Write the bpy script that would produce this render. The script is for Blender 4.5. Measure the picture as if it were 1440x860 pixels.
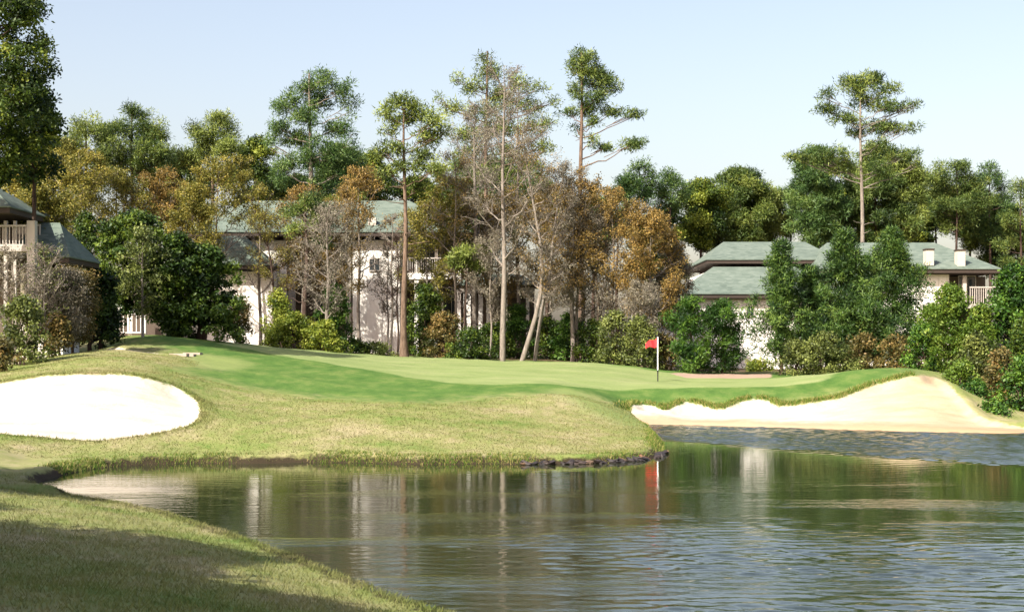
import bpy, math, random
import numpy as np

R = math.radians
for o in list(bpy.data.objects): bpy.data.objects.remove(o)
scene = bpy.context.scene
COL = scene.collection
rng = np.random.default_rng(7)
random.seed(7)

# ------------------------------------------------------------------ camera
FPX, HY, CX, CAMZ = 1978.0, 490.0, 720.0, 2.85
cd = bpy.data.cameras.new('camera'); cam = bpy.data.objects.new('camera', cd); COL.objects.link(cam)
cam.location = (0, 0, CAMZ); cam.rotation_euler = (R(90), 0, 0)
cd.sensor_width = 36; cd.lens = FPX / 1440 * 36; cd.shift_y = (HY - 430) / 1440
cd.clip_start = 0.1; cd.clip_end = 6000
scene.camera = cam
# ------------------------------------------------------------------ world, sun, exposure
SUN_EL, SUN_AZ = 41.0, (-0.66, -0.75)          # horizontal direction towards the sun
w = bpy.data.worlds.new('World'); scene.world = w; w.use_nodes = True
nt = w.node_tree; nt.nodes.clear()
sky = nt.nodes.new('ShaderNodeTexSky'); sky.sky_type = 'NISHITA'; sky.sun_disc = False
sky.sun_elevation = R(SUN_EL)
sky.sun_rotation = math.atan2(SUN_AZ[0], SUN_AZ[1])
sky.air_density = 1.0; sky.dust_density = 4.0; sky.ozone_density = 3.0; sky.altitude = 0
bg = nt.nodes.new('ShaderNodeBackground'); bg.inputs['Strength'].default_value = 0.132
wo = nt.nodes.new('ShaderNodeOutputWorld')
hz = nt.nodes.new('ShaderNodeMix'); hz.data_type = 'RGBA'; hz.blend_type = 'MULTIPLY'; hz.inputs[0].default_value = 1
hz.inputs[7].default_value = (1.44, 1.14, .92, 1)     # pale spring haze
nt.links.new(sky.outputs[0], hz.inputs[6]); 
tc = nt.nodes.new('ShaderNodeTexCoord'); sx_ = nt.nodes.new('ShaderNodeSeparateXYZ'); mr = nt.nodes.new('ShaderNodeMapRange')
mr.inputs[1].default_value = .42; mr.inputs[2].default_value = .90; nt.links.new(tc.outputs['Generated'], sx_.inputs[0]); nt.links.new(sx_.outputs['Z'], mr.inputs[0])
hz2 = nt.nodes.new('ShaderNodeMix'); hz2.data_type = 'RGBA'; hz2.blend_type = 'MULTIPLY'; hz2.inputs[7].default_value = (.42, .60, 1.0, 1)   # clear deep zenith above the haze
nt.links.new(mr.outputs[0], hz2.inputs[0]); nt.links.new(hz.outputs[2], hz2.inputs[6]); nt.links.new(hz2.outputs[2], bg.inputs[0]); nt.links.new(bg.outputs[0], wo.inputs[0])
sl = bpy.data.lights.new('sun', 'SUN'); sl.energy = 5.0; sl.angle = R(0.5); sl.color = (1.0, 0.95, 0.86)
so = bpy.data.objects.new('sun', sl); COL.objects.link(so)
from mathutils import Vector, Matrix
_n = math.hypot(*SUN_AZ)
sdir = Vector((SUN_AZ[0]/_n*math.cos(R(SUN_EL)), SUN_AZ[1]/_n*math.cos(R(SUN_EL)), math.sin(R(SUN_EL))))
so.rotation_euler = sdir.to_track_quat('Z', 'Y').to_euler(); so.location = (-30, -30, 60)
scene.view_settings.view_transform = 'Standard'; scene.view_settings.look = 'None'
scene.view_settings.gamma = 1.0; scene.view_settings.exposure = 1.1
scene.render.engine = 'CYCLES'
scene.cycles.max_bounces = 6; scene.cycles.diffuse_bounces = 2; scene.cycles.glossy_bounces = 3
scene.cycles.transmission_bounces = 3; scene.cycles.transparent_max_bounces = 8

# ------------------------------------------------------------------ helpers
def at(px, py, D):
    return np.array([(px - CX) / FPX * D, D, CAMZ - (py - HY) / FPX * D])

def tag(o, label=None, cat=None, group=None, kind=None):
    if label: o['label'] = label
    if cat: o['category'] = cat
    if group: o['group'] = group
    if kind: o['kind'] = kind
    return o

def empty(name, loc, label, cat, group=None):
    o = bpy.data.objects.new(name, None); COL.objects.link(o)
    o.location = loc; o.empty_display_size = 0.3
    return tag(o, label, cat, group)

def make_mesh(name, verts, faces, mat, parent=None, attrs=None, smooth=False, matidx=None):
    """faces: (N,k) array or list of arrays of that kind; verts in world space"""
    verts = np.asarray(verts, dtype=np.float64)
    if not isinstance(faces, (list, tuple)): faces = [faces]
    faces = [np.asarray(f, dtype=np.int64) for f in faces if len(f)]
    off = np.zeros(3)
    if parent is not None:
        off = np.array(parent.matrix_world.translation) if parent.parent is None and parent.type == 'EMPTY' else np.array(parent.get('_o', (0, 0, 0)))
        if parent.type == 'EMPTY': off = np.array(parent.location)
    me = bpy.data.meshes.new(name)
    me.vertices.add(len(verts)); me.vertices.foreach_set('co', (verts - off).astype(np.float32).ravel())
    tot = sum(f.size for f in faces); nf = sum(len(f) for f in faces)
    me.loops.add(tot); me.loops.foreach_set('vertex_index', np.concatenate([f.ravel() for f in faces]).astype(np.int32))
    me.polygons.add(nf)
    sizes = np.concatenate([np.full(len(f), f.shape[1]) for f in faces])
    starts = np.concatenate([[0], np.cumsum(sizes)[:-1]])
    me.polygons.foreach_set('loop_start', starts.astype(np.int32))
    try: me.polygons.foreach_set('loop_total', sizes.astype(np.int32))
    except Exception: pass
    me.polygons.foreach_set('use_smooth', np.full(nf, smooth))
    mats = mat if isinstance(mat, (list, tuple)) else [mat]
    for m in mats: me.materials.append(m)
    if matidx is not None: me.polygons.foreach_set('material_index', np.asarray(matidx, dtype=np.int32))
    if attrs:
        for k, (dom, v) in attrs.items():
            a = me.attributes.new(k, 'FLOAT', dom); a.data.foreach_set('value', np.asarray(v, dtype=np.float32))
    me.update(calc_edges=True); me.validate()
    o = bpy.data.objects.new(name, me); COL.objects.link(o)
    if parent is not None:
        o.parent = parent
        if parent.type != 'EMPTY': o.matrix_parent_inverse = Matrix.Identity(4)
    return o

# ---- materials
def nodes(name):
    m = bpy.data.materials.new(name); m.use_nodes = True
    t = m.node_tree; t.nodes.clear()
    out = t.nodes.new('ShaderNodeOutputMaterial')
    return m, t, out
def N(t, typ, **kw):
    n = t.nodes.new(typ)
    for k, v in kw.items():
        if k in ('operation', 'noise_dimensions', 'data_type', 'blend_type', 'attribute_name', 'feature', 'wave_type', 'bands_direction', 'interpolation_type', 'clamp', 'wave_profile'):
            setattr(n, k, v)
        else: n.inputs[k].default_value = v
    return n
def L(t, a, b): t.links.new(a, b)
def ramp(t, fac, stops):
    r = t.nodes.new('ShaderNodeValToRGB')
    while len(r.color_ramp.elements) > 1: r.color_ramp.elements.remove(r.color_ramp.elements[0])
    r.color_ramp.elements[0].position = stops[0][0]; r.color_ramp.elements[0].color = (*stops[0][1], 1)
    for p, c in stops[1:]:
        e = r.color_ramp.elements.new(p); e.color = (*c, 1)
    L(t, fac, r.inputs[0]); return r.outputs[0]
def mixc(t, fac, a, b, bt='MIX'):
    m = t.nodes.new('ShaderNodeMix'); m.data_type = 'RGBA'; m.blend_type = bt
    for s, v in ((0, fac), (6, a), (7, b)):
        if isinstance(v, (int, float)): m.inputs[s].default_value = v
        elif isinstance(v, tuple): m.inputs[s].default_value = (*v, 1)
        else: L(t, v, m.inputs[s])
    return m.outputs[2]
def mth(t, op, a, b=None, c=None, clamp=False):
    m = t.nodes.new('ShaderNodeMath'); m.operation = op; m.use_clamp = clamp
    for s, v in enumerate((a, b, c)):
        if v is None: continue
        if isinstance(v, (int, float)): m.inputs[s].default_value = v
        else: L(t, v, m.inputs[s])
    return m.outputs[0]
def sstep(t, v, a, b):
    m = t.nodes.new('ShaderNodeMapRange'); m.interpolation_type = 'SMOOTHSTEP'
    L(t, v, m.inputs[0]); m.inputs[1].default_value = a; m.inputs[2].default_value = b
    return m.outputs[0]
def objco(t, scale=(1, 1, 1)):
    g = t.nodes.new('ShaderNodeNewGeometry')
    mp = t.nodes.new('ShaderNodeMapping'); mp.inputs['Scale'].default_value = scale
    L(t, g.outputs['Position'], mp.inputs[0]); return mp.outputs[0]
def noise(t, vec, scale, detail=3, rough=.55):
    n = t.nodes.new('ShaderNodeTexNoise'); n.inputs['Scale'].default_value = scale
    n.inputs['Detail'].default_value = detail; n.inputs['Roughness'].default_value = rough
    L(t, vec, n.inputs['Vector']); return n.outputs['Fac']
def princ(t, out, col, rough=.8, spec=.3, bump=None, bs=.3, bd=.05):
    p = t.nodes.new('ShaderNodeBsdfPrincipled')
    if isinstance(col, tuple): p.inputs['Base Color'].default_value = (*col, 1)
    else: L(t, col, p.inputs['Base Color'])
    if isinstance(rough, (int, float)): p.inputs['Roughness'].default_value = rough
    else: L(t, rough, p.inputs['Roughness'])
    p.inputs['Specular IOR Level'].default_value = spec
    if bump is not None:
        b = t.nodes.new('ShaderNodeBump'); b.inputs['Strength'].default_value = bs; b.inputs['Distance'].default_value = bd
        L(t, bump, b.inputs['Height']); L(t, b.outputs[0], p.inputs['Normal'])
    L(t, p.outputs[0], out.inputs[0]); return p

_leaf = {}
def leaf_mat(name, dark, mid, light, trans=.3):
    if name in _leaf: return _leaf[name]
    m, t, out = nodes(name)
    a = N(t, 'ShaderNodeAttribute', attribute_name='tint')
    c = ramp(t, a.outputs['Fac'], [(0, dark), (.5, mid), (1, light)])
    p = t.nodes.new('ShaderNodeBsdfPrincipled'); L(t, c, p.inputs['Base Color'])
    p.inputs['Roughness'].default_value = .55; p.inputs['Specular IOR Level'].default_value = .35
    tr = t.nodes.new('ShaderNodeBsdfTranslucent'); L(t, c, tr.inputs[0])
    mx = t.nodes.new('ShaderNodeMixShader'); mx.inputs[0].default_value = trans
    L(t, p.outputs[0], mx.inputs[1]); L(t, tr.outputs[0], mx.inputs[2]); L(t, mx.outputs[0], out.inputs[0])
    _leaf[name] = m; return m
def bark_mat(name, a, b, sc=3):
    m, t, out = nodes(name)
    v = objco(t, (1, 1, .25)); n = noise(t, v, sc * 3, 4, .65)
    c = ramp(t, n, [(.3, a), (.7, b)])
    princ(t, out, c, .9, .15, bump=n, bs=.6, bd=.04); return m

LM = {
 'pine':      leaf_mat('pine_needles', (0.016,0.038,0.008), (0.081,0.130,0.025), (0.228,0.274,0.052)),
 'pine_blue': leaf_mat('blue_green_needles', (0.014,0.039,0.010), (0.063,0.125,0.028), (0.159,0.228,0.049)),
 'pine_yel':  leaf_mat('yellow_green_needles', (0.024,0.042,0.009), (0.123,0.169,0.030), (0.290,0.338,0.070)),
 'oak':       leaf_mat('dark_oak_leaves', (0.010,0.026,0.004), (0.067,0.110,0.012), (0.283,0.323,0.039)),
 'magnolia':  leaf_mat('glossy_evergreen_leaves', (0.006,0.017,0.002), (0.038,0.077,0.009), (0.153,0.211,0.021)),
 'conifer':   leaf_mat('young_pine_needles', (0.009,0.028,0.006), (0.052,0.110,0.018), (0.168,0.252,0.043)),
 'cedar':     leaf_mat('cedar_foliage', (0.006,0.027,0.003), (0.040,0.103,0.010), (0.123,0.221,0.022)),
 'bright':    leaf_mat('fresh_spring_leaves', (0.033,0.072,0.007), (0.099,0.170,0.016), (0.220,0.289,0.041), .4),
 'lime':      leaf_mat('lime_leaves', (.060,.095,.012), (.190,.240,.025), (.380,.400,.060), .4),
 'olive':     leaf_mat('olive_leaves', (0.021,0.033,0.007), (0.094,0.120,0.027), (0.246,0.281,0.067)),
 'orange':    leaf_mat('rust_orange_buds', (0.047,0.047,0.013), (0.217,0.148,0.036), (0.411,0.263,0.070), .35),
 'tan':       leaf_mat('grey_brown_buds', (.090,.080,.055), (.200,.175,.120), (.340,.310,.220), .3),
 'gold':      leaf_mat('golden_brown_leaves', (0.047,0.059,0.010), (0.180,0.175,0.028), (0.373,0.304,0.054), .35),
 'rust':      leaf_mat('rusty_shrub_leaves', (0.027,0.036,0.009), (0.125,0.106,0.027), (0.311,0.203,0.065), .3),
}
BK = {
 'pine': bark_mat('pine_bark', (.07,.045,.03), (.20,.14,.10)),
 'pale': bark_mat('pale_bark', (.12,.10,.08), (.27,.235,.195)),
 'grey': bark_mat('grey_bark', (.10,.085,.07), (.24,.205,.17)),
 'dark': bark_mat('dark_bark', (.03,.02,.015), (.09,.06,.045)),
}
def plain(name, col, rough=.7, spec=.3, var=.12, sc=2.0):
    m, t, out = nodes(name)
    n = noise(t, objco(t), sc, 5, .6)
    c = ramp(t, n, [(.25, tuple(x*(1-var) for x in col)), (.75, tuple(min(1, x*(1+var*.6)) for x in col))])
    princ(t, out, c, rough, spec, bump=n, bs=.15, bd=.01); return m

def roof_mat():
    m, t, out = nodes('green_grey_shingles')
    v = objco(t)
    wv = N(t, 'ShaderNodeTexWave', wave_type='BANDS', bands_direction='Z', Scale=1.4, Distortion=.3); wv.wave_profile = 'SAW'; L(t, v, wv.inputs['Vector'])
    vo = t.nodes.new('ShaderNodeTexVoronoi'); vo.inputs['Scale'].default_value = 3.0
    v2 = objco(t, (1, 1, 4)); L(t, v2, vo.inputs['Vector'])
    n = noise(t, v, .7, 4)
    a = mth(t, 'ADD', mth(t, 'MULTIPLY', vo.outputs['Color'], .45), mth(t, 'MULTIPLY', n, .6))
    c = ramp(t, a, [(.2, (.068,.092,.070)), (.5, (.112,.142,.110)), (.85, (.165,.195,.155))])
    c = mixc(t, mth(t, 'MULTIPLY', wv.outputs['Fac'], .22), c, (.08,.10,.085))
    princ(t, out, c, .85, .25, bump=wv.outputs['Fac'], bs=.4, bd=.03); return m
M_ROOF = roof_mat()
def stucco_mat():
    m, t, out = nodes('cream_stucco')
    v = objco(t)
    n = noise(t, v, .8, 5, .6); st = noise(t, objco(t, (2.5, 2.5, .25)), 1.5, 4, .6)
    c = ramp(t, n, [(.3, (.70,.66,.58)), (.7, (.82,.79,.72))])
    c = mixc(t, sstep(t, st, .55, .75), c, (.55,.51,.43))
    princ(t, out, c, .9, .15, bump=noise(t, v, 30, 2), bs=.2, bd=.01); return m
M_WALL = stucco_mat()
M_TRIM = plain('white_painted_wood', (.78,.75,.69), .6)
M_FASCIA = plain('dark_brown_fascia', (.045,.032,.024), .7)
M_RECESS_SHADE = plain('brown_recess_shade', (.10,.075,.055), .85)  # dark brown puts the shade of the recesses into the wall colour
M_RAILG = plain('weathered_grey_rail', (.42,.38,.33), .8)
def glass_mat():
    m, t, out = nodes('window_glass'); princ(t, out, (.03,.04,.045), .08, .6); return m
M_GLASS = glass_mat()
M_CHIM = plain('chimney_render', (.46,.41,.34), .85)

# ------------------------------------------------------------------ terrain height
W = lambda px, py: at(px, py, CAMZ * FPX / (py - HY))[:2]
near_shore = [W(52,688), W(120,697), W(180,706), W(240,720), W(300,739), W(350,755), W(400,773), W(450,792), W(500,813), W(560,835), W(620,855), (0.2,14.0), (1.6,12.0), (3.4,9.5), (5.2,6.5), (7,2), (10,-6), (24,-10)]
far_shore = [W(60,676), W(90,668), W(120,661), W(160,656), W(210,653), W(280,651), W(350,652), W(430,650), W(520,651), W(600,653), W(680,652), W(740,653), W(800,652), W(850,651), W(890,648), W(920,644), W(936,637), W(934,624), W(922,612), W(905,603), W(900,597), W(960,597), W(1030,599), W(1100,601), W(1200,604), W(1300,607), W(1380,608.5), W(1440,609), (19.5,45.5), (24,41), (29,34), (30,20), (29,0), (26,-9)]
pond = np.array(near_shore[::-1] + far_shore)[:, :2]

cp = []
def C(px, *seq):
    for D, py in seq: cp.append(at(px, py, D))
C(-60, (32,640),(37,612),(44,545),(55,515),(66,508),(80,500))
C(0, (31,655),(33,640),(37,611),(44,540),(50,524),(57,513),(66,506),(80,498))
C(70, (33.6,652),(37,616),(44,531),(50,512),(57,502),(66,500),(80,492))
C(140, (34.2,645),(36.5,621),(44,527),(50,506),(58,492),(66,494),(80,488))
C(200, (34.6,641),(37,613),(44,531),(52,506),(60,496),(66,473),(72,471),(82,475))
C(280, (35.5,640),(40,586),(44,560),(50,530),(58,508),(67,480),(74,478),(84,478))
C(400, (35.6,636),(39,600),(44,572),(50,545),(58,517),(65,500),(72,490),(84,489))
C(560, (35.3,638),(39,603),(44,573),(52,545),(60,525),(68,511),(74,503),(88,498))
C(700, (35.2,641),(40,603),(48,562),(53,547),(60,531),(67,517),(74,508.5),(88,501))
C(820, (35.3,642),(40,612),(49,562),(54,546),(61,532),(67,521),(73,512),(88,503))
C(900, (37.2,632),(40,615),(44,600),(49,588),(52,580),(55,571),(58,550),(66,530),(74,515.5),(88,508))
C(925, (65,537),(60,541))
C(960, (53.5,589),(55,574),(57.5,553),(64,540),(70,529),(76,523),(88,512))
C(1050, (52,592),(54.5,572),(57.5,548),(66,535),(74,527),(86,518))
C(1100, (51.5,594),(54,574),(57.5,545),(66,533),(74,526),(86,518))
C(1200, (51,589),(54,563),(57.5,536),(66,527),(76,521),(86,515))
C(1300, (50,590),(53,563),(56,531),(58,524.5),(66,523),(80,516))
C(1340, (50,590),(53.5,560),(56,541),(60,530))
C(1390, (49.5,597),(53,582),(58,566),(66,545),(78,522))
C(1440, (49.5,600),(53,590),(60,560),(70,530),(80,518))
C(1520, (50,600),(58,570),(72,530))
cp += [np.array(p, float) for p in [
 (0,0,1.28),(2,3,1.1),(-4,6,1.15),(-3.6,10,.85),(-6,12,.9),(-1.8,10.5,.6),(-3.2,14,.42),(-5.6,17,.48),(-7.5,20,.45),(-9.5,24,.42),(-9.3,20,.62),(-12,26,.7),
 (-.3,9.5,.5),(3,6,.6),(-12,12,1.25),(-20,15,1.5),(-30,20,1.8),(-15,0,1.5),(0,-15,1.5),(-30,-10,1.8),(-14,32,.9),(-20,32,1.4),(-25,45,2.0),(-40,60,2.6),
 (-40,90,2.6),(-20,110,2.4),(0,110,2.2),(25,110,1.9),(50,100,1.8),(40,60,1.6),(34,45,1.2),(36,25,1.3),(36,0,1.3),(30,-16,1.3),(12,-16,1.2),(60,30,1.8),(-60,30,2.2),(-60,100,2.6),(70,80,1.8),(0,140,2.2),(60,140,2),(-60,140,2.4)]]
for q_ in near_shore[:17]: cp.append(np.array([q_[0]-.25, q_[1]-.35, .10]))
cp = np.array(cp)
def tps(d): return np.where(d > 1e-9, d*d*np.log(np.maximum(d, 1e-9)), 0)
S = 40.0
P2 = cp[:, :2] / S
K = tps(np.linalg.norm(P2[:, None] - P2[None], axis=2)) + np.eye(len(cp)) * 1.5e-5
Aug = np.zeros((len(cp)+3,)*2); Aug[:len(cp), :len(cp)] = K
Aug[:len(cp), -3] = 1; Aug[:len(cp), -2:] = P2; Aug[-3, :len(cp)] = 1; Aug[-2:, :len(cp)] = P2.T
sol = np.linalg.solve(Aug, np.concatenate([cp[:, 2], [0, 0, 0]]))
def hraw(x, y):
    x = np.asarray(x, float); y = np.asarray(y, float); sh = x.shape
    q = np.stack([x.ravel(), y.ravel()], 1) / S; out = np.empty(len(q))
    for i in range(0, len(q), 20000):
        b = q[i:i+20000]
        out[i:i+20000] = tps(np.linalg.norm(b[:, None] - P2[None], axis=2)) @ sol[:-3] + sol[-3] + b @ sol[-2:]
    out = out.reshape(sh)
    r = np.sqrt((x/75)**2 + ((y-60)/95)**2); f = np.clip((r-.85)/.4, 0, 1); f = f*f*(3-2*f)
    return np.clip(out, -1, 4.2)*(1-f) + 2.0*f
def sdf(poly, x, y):
    """negative inside"""
    poly = np.asarray(poly)[:, :2]; x = np.asarray(x, float); y = np.asarray(y, float)
    d = np.full(x.shape, 1e9); ins = np.zeros(x.shape, bool); n = len(poly)
    for i in range(n):
        ax, ay = poly[i]; bx, by = poly[(i+1) % n]
        ex, ey = bx-ax, by-ay
        t = np.clip(((x-ax)*ex + (y-ay)*ey)/(ex*ex+ey*ey+1e-12), 0, 1)
        d = np.minimum(d, np.hypot(x-ax-t*ex, y-ay-t*ey))
        c = ((ay > y) != (by > y)) & (x < (bx-ax)*(y-ay)/((by-ay) if abs(by-ay) > 1e-12 else 1e-12) + ax)
        ins ^= c
    return np.where(ins, -d, d)
def hit(px, py, d0=8, d1=88):
    D = np.arange(d0, d1, .1); x = (px-CX)/FPX*D; z = CAMZ-(py-HY)/FPX*D
    h = hraw(x, D); k = np.argmax(h >= z)
    if not (h >= z).any(): k = len(D)-1
    return np.array([x[k], D[k]])
def smooth_poly(p, n=3):
    p = np.asarray(p, float)
    for _ in range(n):
        a = p; b = np.roll(p, -1, 0); p = np.stack([a*.75+b*.25, a*.25+b*.75], 1).reshape(-1, 2)
    return p
HP = lambda pts, **k: np.array([hit(a, b, **k) for a, b in pts])
bunker = smooth_poly(HP([(-150,560),(-60,543),(0,541),(40,533),(90,527.5),(150,528),(210,534),(250,545),(275,562),(283,580),(272,597),(235,606),(180,614),(125,620.5),(70,617),(0,611),(-150,600)], d0=33), 2)
beach_top = [at(862,578,51.5)[:2], *HP([(876,574),(890,570),(905,569),(922,572),(936,577),(950,572),(965,566),(985,570),(1005,576),(1020,574),(1040,566),(1060,562),(1078,564),(1095,572),(1120,571),(1150,567),(1180,561),(1210,550),(1235,540),(1262,534),(1290,529)], d0=51)]
beach = np.array(beach_top + [at(1300,528,57)[:2], at(1322,529,57.5)[:2], at(1335,545,55.5)[:2], at(1352,562,54)[:2], at(1385,583,51.5)[:2], at(1440,597,49.6)[:2], at(1520,604,49)[:2], (24,41.5), (26,38), (22,38), (17,42), (12,46), (8,48), (4.8,49.5), (4.7, 51.2)])
streak = smooth_poly([at(133,489,58.5)[:2], at(140,480,61)[:2], at(152,475,63.5)[:2], at(165,480,63)[:2], at(190,491,61)[:2], at(222,500,60)[:2], at(245,500,60)[:2], at(245,506,59)[:2], at(205,503,58.6)[:2], at(170,494,58.6)[:2]], 2)
backsand = np.array([at(940,523,71)[:2], at(990,521,74)[:2], at(1085,521,77)[:2], at(1085,530,71)[:2], at(1010,533,69)[:2], at(965,529,69)[:2]])
leftsand = np.array([at(-30,493,57)[:2], at(18,496,57)[:2], at(30,512,54)[:2], at(-30,516,53)[:2]])
green = smooth_poly(np.array(list(HP([(300,482),(345,490),(400,500),(480,514),(560,527),(620,537),(700,542),(820,544),(920,545.5),(1010,545),(1100,541),(1180,534)], d0=45)) + [at(1190,524,72)[:2], at(1050,532,70)[:2], at(960,528,71)[:2], at(880,518,73)[:2], at(820,513,76)[:2], at(700,508,78)[:2], at(560,502,78)[:2], at(400,489,76)[:2], at(310,480,70)[:2]]), 2)
fringe = smooth_poly(np.array(list(HP([(170,483),(235,492),(270,497),(300,515),(240,520),(290,530),(320,541),(390,550),(460,560),(540,566),(610,566),(655,562),(680,558),(760,554),(815,553),(850,562),(880,574),(940,576),(1000,572),(1080,566),(1180,556),(1270,533),(1300,526)], d0=42)) + [at(1290,520,74)[:2], at(1000,522,80)[:2], at(700,505,82)[:2], at(400,488,80)[:2], at(200,471,74)[:2]]), 1)
tanpatch = smooth_poly(HP([(262,503),(290,498),(330,502),(356,511),(335,521),(290,516)], d0=45), 2)
drystreak = smooth_poly(HP([(770,546),(800,545),(850,566),(900,585),(925,600),(890,603),(850,588),(800,566)], d0=36), 2)

def lumps(x, y):
    return (.035*np.sin(x*.9+1.3*np.sin(y*.35))*np.sin(y*.55+.7) + .018*np.sin(x*2.3+y*1.1)*np.sin(y*1.7-x*.6) + .008*np.sin(x*5.1+2)*np.sin(y*4.3+x))
def height(x, y):
    x = np.asarray(x, float); y = np.asarray(y, float)
    h = hraw(x, y); dp = sdf(pond, x, y)
    inner = (np.abs(x) < 70) & (y < 110)
    h = h + lumps(x, y)*np.clip(dp/2, 0, 1)
    db = np.minimum(sdf(bunker, x, y), sdf(streak, x, y))
    dc = sdf(beach, x, y)
    bank = np.where(dc < .3, .0, np.where(y < 27, .05, .16))
    hl = np.maximum(h, .04 + bank*np.clip(1, 0, 1))
    sm = lambda a: np.clip(a, 0, 1)**2*(3-2*np.clip(a, 0, 1))
    nearb = (y < 27.5) & (y < 29.5+.35*(x+10)) ; edge = np.where(dc < .3, 1.6, np.where(nearb, 1.7, .38))
    hl = hl*sm(dp/edge*.999 + .02)
    hl = np.where(dc < .3, np.minimum(np.maximum(h, .02), .02+dp*.35), hl)
    wat = -np.clip(-dp*.45, 0, 1.2) - .02
    h = np.where(dp > 0, hl, wat)
    h = h - .20*sm(-db/.35)*(dp > .5)
    h = h - .24*sm(-dc/.35)*sm((dp-1.2)/1.0)
    # scalloped lip: raise grass just above the sand
    h = h + .07*sm(1-np.abs(dc-.25)/.35)*(dp > 2.5)*(dc > 0)
    h = h + .06*sm(1-np.abs(db-.2)/.35)*(dp > 2.5)*(db > 0)*(y > 41)
    return h

def axis(spans):
    out = [spans[0][0]]
    for a, b, s in spans:
        n = max(1, int(round((b-a)/s))); out += list(np.linspace(a, b, n+1)[1:])
    return np.array(out)
xs = axis([(-3000,-600,400),(-600,-120,60),(-120,-36,4),(-36,-24,.6),(-24,24,.17),(24,36,.6),(36,120,4),(120,600,60),(600,3000,400)])
ys = axis([(-900,-100,100),(-100,-20,8),(-20,5,.8),(5,28,.25),(28,40,.14),(40,62,.16),(62,80,.25),(80,120,2),(120,200,8),(200,1000,100),(1000,4000,600)])
GX, GY = np.meshgrid(xs, ys)
GZ = height(GX, GY)
nx, ny = len(xs), len(ys)
ii = (np.arange(ny-1)[:, None]*nx + np.arange(nx-1)[None]).ravel()
F = np.stack([ii, ii+1, ii+nx+1, ii+nx], 1)
def gz(x, y):
    x = np.asarray(x, float); y = np.asarray(y, float)
    i = np.clip(np.searchsorted(xs, x)-1, 0, nx-2); j = np.clip(np.searchsorted(ys, y)-1, 0, ny-2)
    u = (x-xs[i])/(xs[i+1]-xs[i]); v = (y-ys[j])/(ys[j+1]-ys[j])
    return GZ[j, i]*(1-u)*(1-v)+GZ[j, i+1]*u*(1-v)+GZ[j+1, i]*(1-u)*v+GZ[j+1, i+1]*u*v
g1 = lambda x, y: float(gz(x, y))
sd = {'s_sand': np.minimum.reduce([sdf(bunker, GX, GY), sdf(beach, GX, GY), sdf(streak, GX, GY), sdf(backsand, GX, GY), sdf(leftsand, GX, GY)]),
      's_beach': sdf(beach, GX, GY), 's_green': sdf(green, GX, GY), 's_fringe': sdf(fringe, GX, GY), 's_pond': sdf(pond, GX, GY),
      's_dry': np.minimum(sdf(tanpatch, GX, GY), sdf(drystreak, GX, GY))}

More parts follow.
